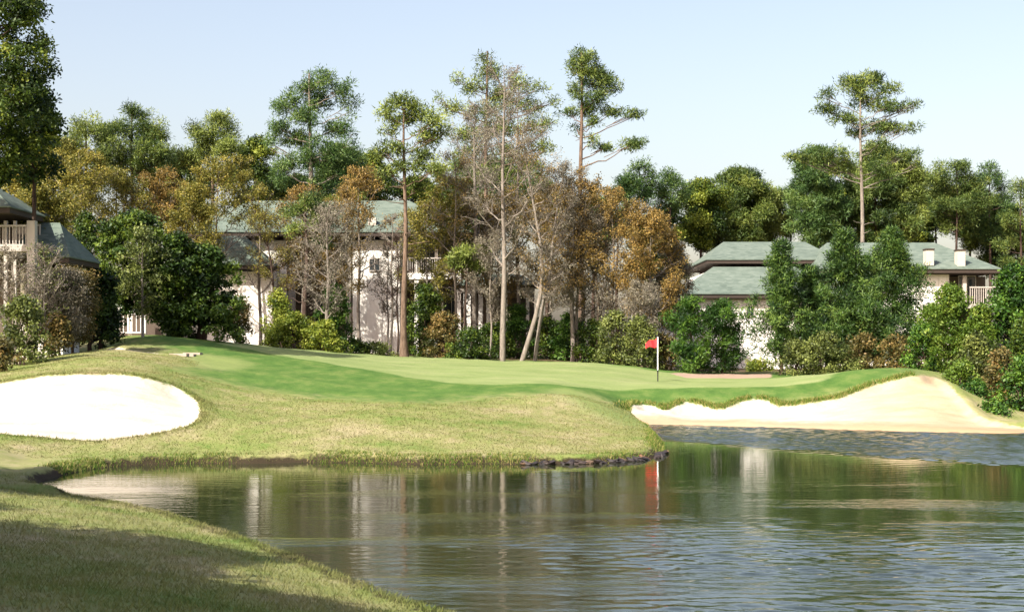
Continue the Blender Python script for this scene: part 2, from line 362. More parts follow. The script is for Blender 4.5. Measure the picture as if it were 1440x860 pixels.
def rough_col(t):
    v = objco(t)
    n1 = noise(t, v, .35, 4, .6); n2 = noise(t, objco(t, (1, .6, 1)), 2.2, 5, .7); n3 = noise(t, v, 9, 3, .7)
    a = mth(t, 'ADD', mth(t, 'ADD', mth(t, 'MULTIPLY', n1, .75), mth(t, 'MULTIPLY', n2, .55)), mth(t, 'MULTIPLY', n3, .15))
    return ramp(t, a, [(.44, (.050,.115,.018)), (.54, (.115,.165,.036)), (.64, (.165,.190,.055)), (.76, (.215,.21,.082)), (.9, (.29,.25,.135))])
def ground_mat():
    m, t, out = nodes('grass_and_sand')
    v = objco(t)
    A = {k: N(t, 'ShaderNodeAttribute', attribute_name=k).outputs['Fac'] for k in sd}
    en = mth(t, 'MULTIPLY', mth(t, 'SUBTRACT', noise(t, v, 2.5, 4, .7), .5), 1.1)
    en2 = mth(t, 'MULTIPLY', mth(t, 'SUBTRACT', noise(t, v, 5, 3, .7), .5), .5)
    rc = rough_col(t)
    # dry areas
    col = mixc(t, sstep(t, mth(t, 'ADD', A['s_dry'], mth(t, 'MULTIPLY', en, 2.4)), .6, -.9), rc, (.42,.35,.20))
    # near shore greener strip / mud
    n2 = noise(t, objco(t, (1, .45, 1)), 1.4, 5, .65); n3 = noise(t, v, 14, 3, .7)
    fc = ramp(t, mth(t, 'ADD', mth(t, 'MULTIPLY', n2, .7), mth(t, 'MULTIPLY', n3, .3)), [(.3, (.034,.085,.014)), (.5, (.068,.128,.024)), (.7, (.145,.18,.048))])
    col = mixc(t, sstep(t, mth(t, 'ADD', A['s_fringe'], mth(t, 'MULTIPLY', en, 4.5)), 1.6, -1.6), col, fc)
    col = mixc(t, sstep(t, mth(t, 'ADD', mth(t, 'SUBTRACT', A['s_dry'], .2), en), .5, -.8), col, (.16,.20,.060))
    gc = ramp(t, mth(t, 'ADD', mth(t, 'MULTIPLY', noise(t, objco(t, (.35, 1, 1)), .8, 4, .6), .7), mth(t, 'MULTIPLY', n3, .3)), [(.3, (.130,.180,.052)), (.5, (.180,.222,.078)), (.7, (.24,.255,.11))])
    col = mixc(t, sstep(t, mth(t, 'ADD', A['s_green'], en2), .25, -.25), col, gc)
    # mud near waterline
    pos = t.nodes.new('ShaderNodeSeparateXYZ'); L(t, v, pos.inputs[0])
    mud = sstep(t, mth(t, 'ADD', A['s_pond'], mth(t, 'MULTIPLY', en, .5)), .34, .16)
    col = mixc(t, mud, col, (.035,.026,.014))
    # pine straw floor under the trees
    fl = sstep(t, mth(t, 'ADD', pos.outputs['Y'], mth(t, 'MULTIPLY', en, 5)), 77, 80)
    col = mixc(t, fl, col, ramp(t, noise(t, v, 3, 4, .7), [(.3, (.05,.034,.018)), (.7, (.13,.09,.05))]))
    # sand
    sn = noise(t, objco(t, (.6, 1.6, 1)), 1.1, 5, .6); sn2 = noise(t, v, 18, 3, .7)
    sa = mth(t, 'ADD', mth(t, 'MULTIPLY', sn, .7), mth(t, 'MULTIPLY', sn2, .3))
    sc_w = ramp(t, sa, [(.3, (.33,.28,.20)), (.45, (.43,.38,.29)), (.6, (.48,.43,.34))])
    sc_b = ramp(t, sa, [(.35, (.33,.245,.145)), (.6, (.41,.325,.21))])
    wet = sstep(t, mth(t, 'ADD', A['s_pond'], mth(t, 'MULTIPLY', en, 1.2)), 1.6, .3)
    bx = sstep(t, pos.outputs['X'], 9.0, 16.0)
    sb = mixc(t, bx, sc_w, sc_b)
    sb = mixc(t, mth(t, 'MULTIPLY', wet, .8), sb, (.30,.20,.11))
    isb = sstep(t, A['s_beach'], .5, 0)
    sc = mixc(t, isb, sc_w, sb)
    sc = mixc(t, mth(t, 'MULTIPLY', sstep(t, pos.outputs['Y'], 66, 68), sstep(t, pos.outputs['X'], 0, 2)), sc, (.30,.215,.15))
    smask = sstep(t, mth(t, 'ADD', A['s_sand'], mth(t, 'MULTIPLY', en2, .7)), .07, -.07)
    col = mixc(t, smask, col, sc)
    # under water
    col = mixc(t, sstep(t, pos.outputs['Z'], -.01, -.05), col, (.05,.045,.02))
    bn = mth(t, 'ADD', noise(t, v, 10, 4, .75), mth(t, 'MULTIPLY', noise(t, v, 1.8, 3), 1.5))
    princ(t, out, col, .95, .12, bump=bn, bs=.5, bd=.05); return m
M_GROUND = ground_mat()
ground = make_mesh('ground', np.stack([GX.ravel(), GY.ravel(), GZ.ravel()], 1), F, M_GROUND, attrs={k: ('POINT', v.ravel()) for k, v in sd.items()}, smooth=True)
tag(ground, 'rolling golf course ground with green, rough and pale sand bunkers', 'ground', kind='structure')

def water_mat():
    m, t, out = nodes('pond_water')
    v = objco(t); pos = t.nodes.new('ShaderNodeSeparateXYZ'); L(t, v, pos.inputs[0])
    n1 = noise(t, objco(t, (.55, 1.7, 1)), 2.6, 3, .6)
    n2 = noise(t, objco(t, (.6, 1.5, 1)), 9, 3, .6)
    n3 = noise(t, objco(t, (.25, .9, 1)), .5, 3, .5)
    # wind-ruffled water in the far right arm
    edge = mth(t, 'ADD', mth(t, 'SUBTRACT', pos.outputs['Y'], 43.2), mth(t, 'MULTIPLY', mth(t, 'SUBTRACT', pos.outputs['X'], 5.2), 1.30))
    edge = mth(t, 'ADD', edge, mth(t, 'MULTIPLY', mth(t, 'SUBTRACT', n3, .5), 5))
    ruf = sstep(t, edge, -.6, 1.0)
    patch = mth(t, 'MULTIPLY', sstep(t, n3, .46, .62), .6)
    calm = sstep(t, pos.outputs['Y'], 34, 20)
    amp = mth(t, 'ADD', mth(t, 'ADD', .028, mth(t, 'MULTIPLY', calm, mth(t, 'ADD', .07, mth(t, 'MULTIPLY', patch, .35)))), mth(t, 'MULTIPLY', ruf, .35))
    hgt = mth(t, 'MULTIPLY', mth(t, 'ADD', n1, mth(t, 'MULTIPLY', n2, .35)), amp)
    b = t.nodes.new('ShaderNodeBump'); b.inputs['Strength'].default_value = 1.0; b.inputs['Distance'].default_value = .055
    L(t, hgt, b.inputs['Height'])
    p = t.nodes.new('ShaderNodeBsdfPrincipled')
    p.inputs['Base Color'].default_value = (.020,.026,.010, 1); L(t, mth(t, 'ADD', .03, mth(t, 'MULTIPLY', ruf, .14)), p.inputs['Roughness'])
    p.inputs['IOR'].default_value = 2.2; p.inputs['Specular IOR Level'].default_value = .5
    L(t, b.outputs[0], p.inputs['Normal']); L(t, p.outputs[0], out.inputs[0]); return m
wx = axis([(-24,-12.5,.5),(-12.5,19,.085),(19,34,.3)]); wy = axis([(-14,10,.4),(10,14,.15),(14,25,.055),(25,54,.085),(54,60,.5)])
WX, WY = np.meshgrid(wx, wy)
def vn(x, y, seed):
    r_ = np.random.default_rng(seed); z = 0
    for _ in range(6):
        a_ = r_.uniform(0, 6.28); f_ = r_.uniform(.25, 1.1); z = z+np.sin((x*math.cos(a_)*.45+y*math.sin(a_))*f_+r_.uniform(0, 6.28))
    return z/3.4
edge_ = WY-43.2+(WX-5.2)*1.30+1.2*vn(WX, WY, 3)
sm_ = lambda a: np.clip(a, 0, 1)**2*(3-2*np.clip(a, 0, 1))
ruf_ = sm_((edge_+.4)/1.6)
near_ = sm_((24.5-WY+1.5*vn(WX, WY, 5))/6)*(.15+.85*sm_((WX+1.0+2*vn(WX, WY, 9))/4))
slope = .004+.15*ruf_*(.85+.3*vn(WX*2, WY*2, 8)).clip(.4, 1.4)+.014*near_*(1+.5*vn(WX*1.5, WY*2.5, 11)).clip(.3, 2)
WZ = np.zeros_like(WX); r_ = np.random.default_rng(4); ncomp = 22
for _ in range(ncomp):
    lam = r_.uniform(.22, .60); a_ = r_.normal()*.55+1.35; k_ = 2*math.pi/lam
    WZ += np.sin(k_*(WX*math.cos(a_)+WY*math.sin(a_))+r_.uniform(0, 6.28)+.8*np.sin(WX*r_.uniform(.3,.9)+WY*r_.uniform(.3,.9)))/k_*math.sqrt(2/ncomp)
WZ2 = np.zeros_like(WX)
for _ in range(20):
    lam = r_.uniform(.17, .42); a_ = r_.normal()*.5+1.6; k_ = 2*math.pi/lam
    WZ2 += np.sin(k_*(WX*math.cos(a_)+WY*math.sin(a_))+r_.uniform(0, 6.28)+.8*np.sin(WX*r_.uniform(.3,.9)+WY*r_.uniform(.3,.9)))/k_*math.sqrt(2/20)
WZ = WZ*slope + WZ2*.095*near_*(1+.6*vn(WX*1.3, WY*3, 14)).clip(.2, 2)*(WY < 25)*sm_((25-WY)/2)
wn_x, wn_y = len(wx), len(wy); ii = (np.arange(wn_y-1)[:, None]*wn_x+np.arange(wn_x-1)[None]).ravel()
water = make_mesh('water', np.stack([WX.ravel(), WY.ravel(), WZ.ravel()], 1), np.stack([ii, ii+1, ii+wn_x+1, ii+wn_x], 1), water_mat(), smooth=True)
tag(water, 'olive green pond water with ripples reflecting trees and sky', 'pond', kind='structure')

# ------------------------------------------------------------------ grass as blades
def blade_mesh(name, xy, hmean, wid, mat, lean=.5, tint=None, label=None, zoff=0, hvar=.4):
    n = len(xy); z = gz(xy[:, 0], xy[:, 1]) - .01 + zoff
    base = np.stack([xy[:, 0], xy[:, 1], z], 1)
    az = rng.uniform(0, 2*np.pi, n); hh = hmean*(1+hvar*rng.normal(size=n)).clip(.3, 2.2)
    side = np.stack([np.cos(az), np.sin(az), np.zeros(n)], 1)*(wid*.5)
    la = rng.uniform(0, 2*np.pi, n); tip = base + np.stack([np.cos(la)*lean*hh, np.sin(la)*lean*hh, hh], 1)
    V = np.stack([base-side, base+side, tip], 1).reshape(-1, 3)
    o = make_mesh(name, V, np.arange(3*n).reshape(-1, 3), mat, attrs={'tint': ('FACE', rng.random(n) if tint is None else tint)})
    return tag(o, label, 'grass', kind='stuff')
def blade_mat(name, shift=(1,1,1), extra=None):
    m, t, out = nodes(name)
    a = N(t, 'ShaderNodeAttribute', attribute_name='tint').outputs['Fac']
    c = rough_col(t) if extra is None else ramp(t, a, extra)
    c = mixc(t, mth(t, 'MULTIPLY', a, .5), c, (.185,.185,.072))if extra is None else c
    d = t.nodes.new('ShaderNodeBsdfDiffuse'); L(t, c, d.inputs[0])
    tr = t.nodes.new('ShaderNodeBsdfTranslucent'); L(t, c, tr.inputs[0])
    mx = t.nodes.new('ShaderNodeMixShader'); mx.inputs[0].default_value = .35
    L(t, d.outputs[0], mx.inputs[1]); L(t, tr.outputs[0], mx.inputs[2]); L(t, mx.outputs[0], out.inputs[0]); return m
M_BLADE = blade_mat('grass_blades')
M_WEED = blade_mat('bank_weeds', extra=[(0, (.05,.10,.015)), (.45, (.11,.20,.03)), (.7, (.26,.27,.07)), (1, (.42,.33,.14))])
def scatter(n, x0, x1, y0, y1, cond):
    xy = np.stack([rng.uniform(x0, x1, n), rng.uniform(y0, y1, n)], 1)
    vis = np.abs(xy[:, 0]) < xy[:, 1]*.39+.6
    xy = xy[vis]; return xy[cond(xy[:, 0], xy[:, 1])]
fg = scatter(260000, -12, 3, 8.5, 30, lambda x, y: sdf(pond, x, y) > .04)
keep = rng.random(len(fg)) < np.clip((13/fg[:, 1])**1.5, .12, 1); fg = fg[keep]
blade_mesh('foreground_grass', fg, .05, .014, M_BLADE, .8, label='dry yellow green foreground grass half in tree shade')
rg = scatter(330000, -20, 8, 34, 66, lambda x, y: (sdf(pond, x, y) > .1) & (sdf(bunker, x, y) > .03) & (sdf(beach, x, y) > .05) & (sdf(fringe, x, y) > .3) & (sdf(streak, x, y) > .1))
keep = rng.random(len(rg)) < np.clip((38/rg[:, 1])**2, .2, 1); rg = rg[keep]
blade_mesh('rough_grass', rg, .036, .026, M_BLADE, .9, label='mown yellow green rough grass across the slope behind the pond')
# weeds along the banks
def along(poly, n, off, spread):
    p = np.asarray([q[:2] for q in poly], float); seg = np.diff(p, axis=0); ln = np.linalg.norm(seg, axis=1); cum = np.concatenate([[0], np.cumsum(ln)])
    s = rng.uniform(0, cum[-1], n); k = np.clip(np.searchsorted(cum, s)-1, 0, len(seg)-1); u = (s-cum[k])/ln[k]
    q = p[k]+seg[k]*u[:, None]; nrm = np.stack([-seg[k][:, 1], seg[k][:, 0]], 1)/ln[k][:, None]
    return q + nrm*(off+spread*rng.normal(size=n))[:, None], s
wd, s = along(far_shore[1:19], 26000, .22, .16)
clump = .5+.5*np.sin(s*1.7)+.5*np.sin(s*.63+1)+rng.normal(size=len(s))*.3
wd = wd[(clump > .45)]; wd = wd[sdf(pond, wd[:, 0], wd[:, 1]) > .0]
blade_mesh('bank_weeds', wd, .062, .02, M_WEED, .55, label='ragged weeds along the waterline of the far bank')
wn, s = along(near_shore[:13], 9000, -.12, .12); wn = wn[sdf(pond, wn[:, 0], wn[:, 1]) > .0]
blade_mesh('near_bank_grass', wn, .045, .014, M_BLADE, .7, label='grass fringe overhanging the near shoreline at lower left')
# ragged grass hanging over the sand lips
lp = np.concatenate([beach_top[:], ]); lpp, s = along(lp, 9000, .18, .10)
lpp = lpp[sdf(beach, lpp[:, 0], lpp[:, 1]) > .0]
blade_mesh('beach_lip_grass', lpp, .11, .03, M_WEED, .6, label='ragged grass lip above the sand along the right beach')
bl2, s = along(np.vstack([bunker, bunker[:1]]), 12000, 0, .22); bl2 = bl2[sdf(bunker, bl2[:, 0], bl2[:, 1]) > .01]
blade_mesh('bunker_lip_grass', bl2, .07, .025, M_BLADE, .7, label='dry grass rim around the left bunker')

# ------------------------------------------------------------------ tubes and leaves
class Tubes:
    def __init__(s): s.V = []; s.F = []; s.n = 0
    def add(s, pts, rad, k=6):
        pts = np.asarray(pts, float); rad = np.asarray(rad, float); m = len(pts)
        d = np.gradient(pts, axis=0); d /= np.linalg.norm(d, axis=1)[:, None]+1e-9
        ref = np.where(np.abs(d[:, 2:3]) > .8, np.array([[1., 0, 0]]), np.array([[0, 0, 1.]]))
        u = np.cross(d, ref); u /= np.linalg.norm(u, axis=1)[:, None]+1e-9; v = np.cross(d, u)
        a = np.arange(k)*2*np.pi/k
        ring = pts[:, None]+rad[:, None, None]*(np.cos(a)[None, :, None]*u[:, None]+np.sin(a)[None, :, None]*v[:, None])
        s.V.append(ring.reshape(-1, 3))
        i = (np.arange(m-1)[:, None]*k+np.arange(k)[None]); j = (np.arange(m-1)[:, None]*k+(np.arange(k)+1)[None] % k)
        s.F.append((np.stack([i, j, j+k, i+k], -1).reshape(-1, 4))+s.n); s.n += m*k
    def build(s, name, mat, parent):
        return make_mesh(name, np.concatenate(s.V), np.concatenate(s.F), mat, parent, smooth=True)
def rdir(n):
    v = rng.normal(size=(n, 3)); return v/np.linalg.norm(v, axis=1)[:, None]
def foliage(name, mat, parent, clumps, dens, kind='leaf', size=.16, flat=.85, base_t=.5, spread_t=.25):
    """clumps: (N,4) centre+radius. leaves sit mostly on each clump's outer part"""
    cl = np.asarray(clumps, float); cnt = np.maximum(6, (1.7*dens*(cl[:, 3]/.5)**2).astype(int))
    idx = np.repeat(np.arange(len(cl)), cnt); n = len(idx)
    d = rdir(n); r = cl[idx, 3]*(rng.random(n)**.45)*(1+.18*rng.normal(size=n))
    p = cl[idx, :3]+d*r[:, None]*np.array([1, 1, flat])
    ct = np.clip(base_t+spread_t*rng.normal(size=len(cl)), 0, 1)
    tint = np.clip(ct[idx]+.16*rng.normal(size=n), 0, 1)
    if kind == 'needle':
        dd = rdir(n)*.75 + d*.55; dd[:, 2] += .18; dd /= np.linalg.norm(dd, axis=1)[:, None]
        ln = size*1.9*(.6+.6*rng.random(n)); sd_ = np.cross(dd, rdir(n)); sd_ /= np.linalg.norm(sd_, axis=1)[:, None]+1e-9
        wv_ = sd_*(size*.32)
        V = np.stack([p-wv_*.7, p+wv_*.7, p+dd*ln[:, None]], 1).reshape(-1, 3); Fc = np.arange(3*n).reshape(-1, 3)
    else:
        a = rdir(n); a = a*.8 + d*.0; nrm = rdir(n)*.8+np.array([0, 0, .5])+d*.35
        nrm /= np.linalg.norm(nrm, axis=1)[:, None]
        a = np.cross(nrm, a); a /= np.linalg.norm(a, axis=1)[:, None]+1e-9; b = np.cross(nrm, a)
        sz = size*(.6+.7*rng.random(n))[:, None]
        V = np.stack([p-a*sz*.6, p-b*sz*.32, p+a*sz*.6, p+b*sz*.32], 1).reshape(-1, 3); Fc = np.arange(4*n).reshape(-1, 4)
    return make_mesh(name, V, Fc, mat, parent, attrs={'tint': ('FACE', tint)})

GRP_PINE = None
def curve(a, b, n=6, sag=0, wob=.0):
    a = np.asarray(a, float); b = np.asarray(b, float); t = np.linspace(0, 1, n)[:, None]
    p = a+(b-a)*t; p[:, 2] += sag*np.sin(np.pi*t[:, 0])
    if wob: p[1:-1] += rng.normal(size=(n-2, 3))*wob
    return p

def pad_clumps(c, rx, rz, cr, ry=None, fill=1.0):
    """ellipsoid pad of clumps with an uneven outline"""
    ry = ry or rx*.8
    vol = rx*ry*rz; n = max(3, int(fill*3.4*vol/(cr**3)*.42))
    d = rdir(n); r = rng.random(n)**.5
    p = np.array(c)+d*r[:, None]*np.array([max(rx-cr*.6, .1), max(ry-cr*.6, .1), max(rz-cr*.6, .05)])
    return np.column_stack([p, cr*(.65+.6*rng.random(n))])

def pine(px, D, base_py, top_py, pads, label, mat='pine', bark='pine', r0=.28, bend=0, group=None, cr=.5, dens=64, size=.145, trunk_top=None, name='pine_tree', kind='needle', auto_bare=0, lean=0):
    """pads: (px, py, halfwidth_px, halfheight_px[, depth offset m])"""
    b = at(px, base_py, D); b[2] = g1(b[0], D)-.05
    root = empty(name, tuple(b), label, 'tree', group)
    top = at(px+lean, (trunk_top or top_py)+6, D)
    n = 14; t = np.linspace(0, 1, n); tp = b+(top-b)*t[:, None]
    tp[:, 0] += bend*np.sin(np.pi*t)+.06*np.sin(t*9+px); tp[:, 1] += .08*np.sin(t*7+px)
    T = Tubes(); rr = r0*(1-.80*t)*(1+.5*np.exp(-t*26)); T.add(tp, rr, 9)
    zt = tp[:, 2]; cl = []
    def tr(z): return np.array([np.interp(z, zt, tp[:, 0]), np.interp(z, zt, tp[:, 1]), z])
    for pd in pads:
        x, y, hw, hh = pd[:4]; dy = pd[4] if len(pd) > 4 else rng.uniform(-1.4, 1.4)
        dd = D+dy; c = at(x, y, dd); rx = hw*1.05/FPX*dd; rz = hh*1.25/FPX*dd
        k = pad_clumps(c, rx, rz, min(cr, max(.28, rz*.8)), ry=max(rx*.55, .5) if hw > 30 else max(rx*.8, .5)); cl.append(k)
        z0 = min(max(c[2]-abs(c[0]-tr(c[2])[0])*.35-.4, b[2]+.25*(top[2]-b[2])), top[2]-.3); s = tr(z0)
        rb = np.interp(z0, zt, rr)*.42
        T.add(curve(s, c-np.array([0,0,rz*.3]), 7, sag=-.03*abs(c[0]-s[0]), wob=.05), np.linspace(max(rb, .035), .02, 7), 5)
        for q in k[rng.permutation(len(k))[:6]]:
            u = rng.uniform(.4, .85); m_ = s+(c-s)*u; T.add(curve(m_, q[:3], 4, wob=.03), np.linspace(.022, .01, 4), 4)
    for i in range(auto_bare):
        z = rng.uniform(b[2]+.3*(top[2]-b[2]), top[2]*.8); s = tr(z); an = rng.uniform(0, 6.28); ln = rng.uniform(.5, 1.6)
        T.add(curve(s, s+np.array([np.cos(an)*ln, np.sin(an)*ln, rng.uniform(-.1, .3)]), 4, wob=.05), np.linspace(.03, .008, 4), 4)
    T.build('trunk', BK[bark], root)
    foliage('crown', LM[mat], root, np.concatenate(cl), dens, kind, size)
    return root

def env(shape, t):
    if shape == 'round': return np.sqrt(np.clip(1-(2*t-1)**2, 0, 1))
    if shape == 'cone': return np.clip(1-t, 0, 1)**.62*np.clip(t*8, .55, 1)
    if shape == 'column': return np.clip((1-t)*5, 0, 1)**.5*np.clip(t*6+.4, 0, 1)
    if shape == 'dome': return np.sqrt(np.clip(1-t**2.2, 0, 1))
    if shape == 'umbrella': return np.sqrt(np.clip(1-(2*t-1)**2, 0, 1))*(.55+.45*t)
def crown_tree(px, D, top_py, bot_py, hw_px, label, mat='oak', shape='round', cat='tree', name='broadleaf_tree', bark='grey', cr=.45, dens=60, size=.17, kind='leaf', fill=1.0, r0=.14, group=None, stems=1, depth=.8, trunk_px=None, bt=.5, lump=.28, inner=.25, leafname='crown', stemname='trunk', smin=.5):
    b = at(trunk_px or px, 500, D); b[2] = g1(b[0], D)-.05
    root = empty(name, tuple(b), label, cat, group)
    c0 = at(px, bot_py, D); c1 = at(px, top_py, D); z0 = max(c0[2], b[2]+.05); z1 = c1[2]; H = z1-z0; rx = hw_px/FPX*D
    n = int(fill*5.2*(rx*H)/(cr*cr)*.55)+8; rough_ = .30 if shape == 'cone' else .14
    t = rng.random(n)**.9; th = rng.uniform(0, 2*np.pi, n)
    ph = rng.uniform(0, 6.28, 4)
    irr = 1+lump*(np.sin(th*2+t*5+ph[0])*.45+np.sin(th*3-t*9+ph[1])*.35+.35*np.sin(t*17+ph[2]+th))
    rad = env(shape, t)*rx*(irr*(1+rough_*rng.normal(size=n))).clip(.4, 1.35)
    rr = (inner+(1-inner)*rng.random(n)**.55)*np.maximum(rad-cr*.5, .05)
    P = np.stack([c0[0]+np.cos(th)*rr, D+np.sin(th)*rr*depth, z0+t*H], 1)
    P[:, 2] = np.minimum(P[:, 2], z1-cr*.5)
    crs = cr*(.6+.65*rng.random(n)); cl = np.column_stack([P, crs])
    T = Tubes()
    for s_ in range(stems):
        off = np.array([rng.normal()*.12, rng.normal()*.12, 0]) if stems > 1 else np.zeros(3)
        tgt = np.array([c0[0]+(rng.normal()*rx*.25 if stems > 1 else 0), D, z0+H*.88])
        tp = curve(b+off, tgt, 9, wob=.04+.02*r0); r_ = np.linspace(r0*1.15, r0*.16, 9); T.add(tp, r_, 7)
        for q in cl[rng.permutation(n)[:max(8, int(26/stems))]]:
            zz = np.clip(q[2]-.5*np.hypot(q[0]-c0[0], q[1]-D), b[2]+.15*(z1-b[2]), z0+.85*H); u = (zz-b[2])/(tgt[2]-b[2])
            s0 = b+(tgt-b)*np.clip(u, 0, 1); T.add(curve(s0, q[:3], 5, sag=.1, wob=.04), np.linspace(r0*.34*(1-u*.6), .012, 5), 5)
    T.build(stemname, BK[bark], root)
    foliage(leafname, LM[mat], root, cl, dens, kind, size, base_t=bt)
    return root

def twig_tree(px, D, top_py, hw_px, label, bark='grey', leaf=None, ld=0, r0=.13, first=.3, nl=18, up=.9, px_top=None, base_px=None, kink=0, cat='tree', name='bare_tree', nsec=8, ntw=6, group=None, size=.10, asc=1.0, twr=.012, leaf_t=.5, bot_py=None):
    b = at(base_px or px, 500, D); b[2] = g1(b[0], D)-.05
    root = empty(name, tuple(b), label, cat, group)
    top = at(px_top or px, top_py, D); H = top[2]-b[2]; rx = hw_px/FPX*D
    n = 12; t = np.linspace(0, 1, n); tp = b+(top-b)*t[:, None]
    tp[:, 0] += kink*np.sin(np.pi*t*1.4)*H*.05+.05*np.sin(t*11+px); tp[:, 1] += .15*np.sin(t*5+px)
    r_ = r0*(1-t)**.8+.012; T = Tubes(); T.add(tp, r_, 8); tips = []
    for i in range(nl):
        u = first+(1-first)*(i+.5*rng.random())/nl*.97; s = np.array([np.interp(u, t, tp[:, k]) for k in range(3)])
        an = i*2.4+rng.normal()*.4; w_ = math.sin(math.pi*min(1, (u-first)/(1-first)*.8+.2))**.7
        ln = rx*w_*rng.uniform(.7, 1.1); d = np.array([math.cos(an), math.sin(an)*.8, up*rng.uniform(.7, 1.3)*asc])
        e = s+d*ln; e[2] = min(e[2], top[2]+.2)
        lr = np.interp(u, t, r_)*.5
        lb = curve(s, e, 7, sag=-.12*ln, wob=.04*ln*.6); T.add(lb, np.linspace(lr, .014, 7), 5); tips.append(e)
        for j in range(nsec):
            v = .25+.75*(j+rng.random())/nsec; s2 = np.array([np.interp(v, np.linspace(0, 1, 7), lb[:, k]) for k in range(3)])
            d2 = (d/np.linalg.norm(d))*.55+rdir(1)[0]*.8; d2[2] = abs(d2[2])*.6+.25; l2 = ln*.42*(1.15-.6*v)*rng.uniform(.7, 1.3)+.15
            sb = curve(s2, s2+d2*l2, 5, wob=.03*l2+.01); T.add(sb, np.linspace(.020, .008, 5)*(twr/.012), 4)
            for k in range(ntw):
                q = rng.integers(1, 5); s3 = sb[q]; d3 = d2*.5+rdir(1)[0]*.75; l3 = l2*rng.uniform(.25, .55)+.08
                T.add(np.stack([s3, s3+d3*l3*.5+rng.normal(size=3)*.02, s3+d3*l3]), np.array([.75, .6, .35])*twr, 3); tips.append(s3+d3*l3); tips.append(s3+d3*l3*.5)
    T.build('trunk', BK[bark], root)
    if leaf and ld:
        tips = np.array(tips); 
        if bot_py is not None: tips = tips[tips[:, 2] > at(px, bot_py, D)[2]]
        k = rng.random(len(tips)) < min(1, ld); cl = np.column_stack([tips[k], rng.uniform(.18, .42, k.sum())])
        foliage('crown', LM[leaf], root, cl, 24*max(1, ld), 'leaf', size*.72, base_t=leaf_t, spread_t=.22)
    return root

# ------------------------------------------------------------------ buildings
class MB:
    def __init__(s): s.V = []; s.F = []; s.n = 0; s.tri = []
    def box(s, x0, x1, y0, y1, z0, z1):
        v = [(x0,y0,z0),(x1,y0,z0),(x1,y1,z0),(x0,y1,z0),(x0,y0,z1),(x1,y0,z1),(x1,y1,z1),(x0,y1,z1)]
        s.poly(v, [(0,3,2,1),(4,5,6,7),(0,1,5,4),(1,2,6,5),(2,3,7,6),(3,0,4,7)]); return s
    def poly(s, v, f):
        s.V += [tuple(map(float, p)) for p in v]; s.F += [tuple(i+s.n for i in q) for q in f]; s.n += len(v)
    def build(s, name, mat, parent):
        q = [f for f in s.F if len(f) == 4]; t = [f for f in s.F if len(f) == 3]
        return make_mesh(name, s.V, [np.array(q).reshape(-1, 4), np.array(t).reshape(-1, 3)], mat, parent)
def hip(name, parent, x0, x1, y0, y1, ze, zr, rx0, rx1, over=.6, th=.22, mat=None, fascia=True):
    """hip roof with thickness; ridge from rx0 to rx1 in the middle; fascia board below"""
    x0 -= over; x1 += over; y0 -= over; y1 += over; ym = (y0+y1)/2
    m = MB(); v = [(x0,y0,ze),(x1,y0,ze),(x1,y1,ze),(x0,y1,ze),(rx0,ym,zr),(rx1,ym,zr),
                   (x0,y0,ze-.05),(x1,y0,ze-.05),(x1,y1,ze-.05),(x0,y1,ze-.05)]
    m.poly(v, [(0,1,5,4),(2,3,4,5),(6,9,8,7),(0,6,7,1),(1,7,8,2),(2,8,9,3),(3,9,6,0)])
    m.poly([v[1],v[2],v[5],v[3],v[0],v[4]], [(0,1,2),(3,4,5)])
    r = m.build(name, mat or M_ROOF, parent)
    f = MB(); i = .06
    f.box(x0+i, x1-i, y0+i, y1-i, ze-.052-th, ze-.052); f.build('eave', M_FASCIA, parent)
    return r
def px2(x, D): return (x-CX)/FPX*D
def pz(y, D): return CAMZ-(y-HY)/FPX*D
def window(parent, xc, zc, w_, h_, yf):
    f = MB(); t = .07
    f.box(xc-w_/2-t, xc+w_/2+t, yf-.06, yf-.003, zc+h_/2, zc+h_/2+t); f.box(xc-w_/2-t, xc+w_/2+t, yf-.09, yf-.003, zc-h_/2-t, zc-h_/2)
    f.box(xc-w_/2-t, xc-w_/2, yf-.06, yf-.003, zc-h_/2+.001, zc+h_/2-.001); f.box(xc+w_/2, xc+w_/2+t, yf-.06, yf-.003, zc-h_/2+.001, zc+h_/2-.001)
    f.box(xc-.02, xc+.02, yf-.05, yf-.022, zc-h_/2+.002, zc+h_/2-.002)
    fr = f.build('window', M_RAILG, parent)
    g = MB(); g.box(xc-w_/2+.002, xc+w_/2-.002, yf-.02, yf-.004, zc-h_/2+.002, zc+h_/2-.002)
    po = g.build('pane', M_GLASS, None); po.parent = fr
    # same local frame as the window
    me = po.data; off = np.array(parent.location); co = np.empty(len(me.vertices)*3, np.float32); me.vertices.foreach_get('co', co)
    me.vertices.foreach_set('co', (co.reshape(-1, 3)-off).astype(np.float32).ravel()); me.update()
def railing(parent, x0, x1, y, z0, z1, mat, step=.14):
    m = MB(); m.box(x0, x1, y-.05, y+.05, z1-.08, z1); m.box(x0, x1, y-.03, y+.03, z0, z0+.06)
    n = int((x1-x0)/step)
    for i in range(n+1):
        x = x0+.03+(x1-x0-.06)*i/n; m.box(x-.018, x+.018, y-.018, y+.018, z0+.0605, z1-.0805)
    m.build('railing', mat, parent)
def post(parent, x, y, z0, z1, r, mat):
    MB().box(x-r, x+r, y-r, y+r, z0, z1).build('post', mat, parent)

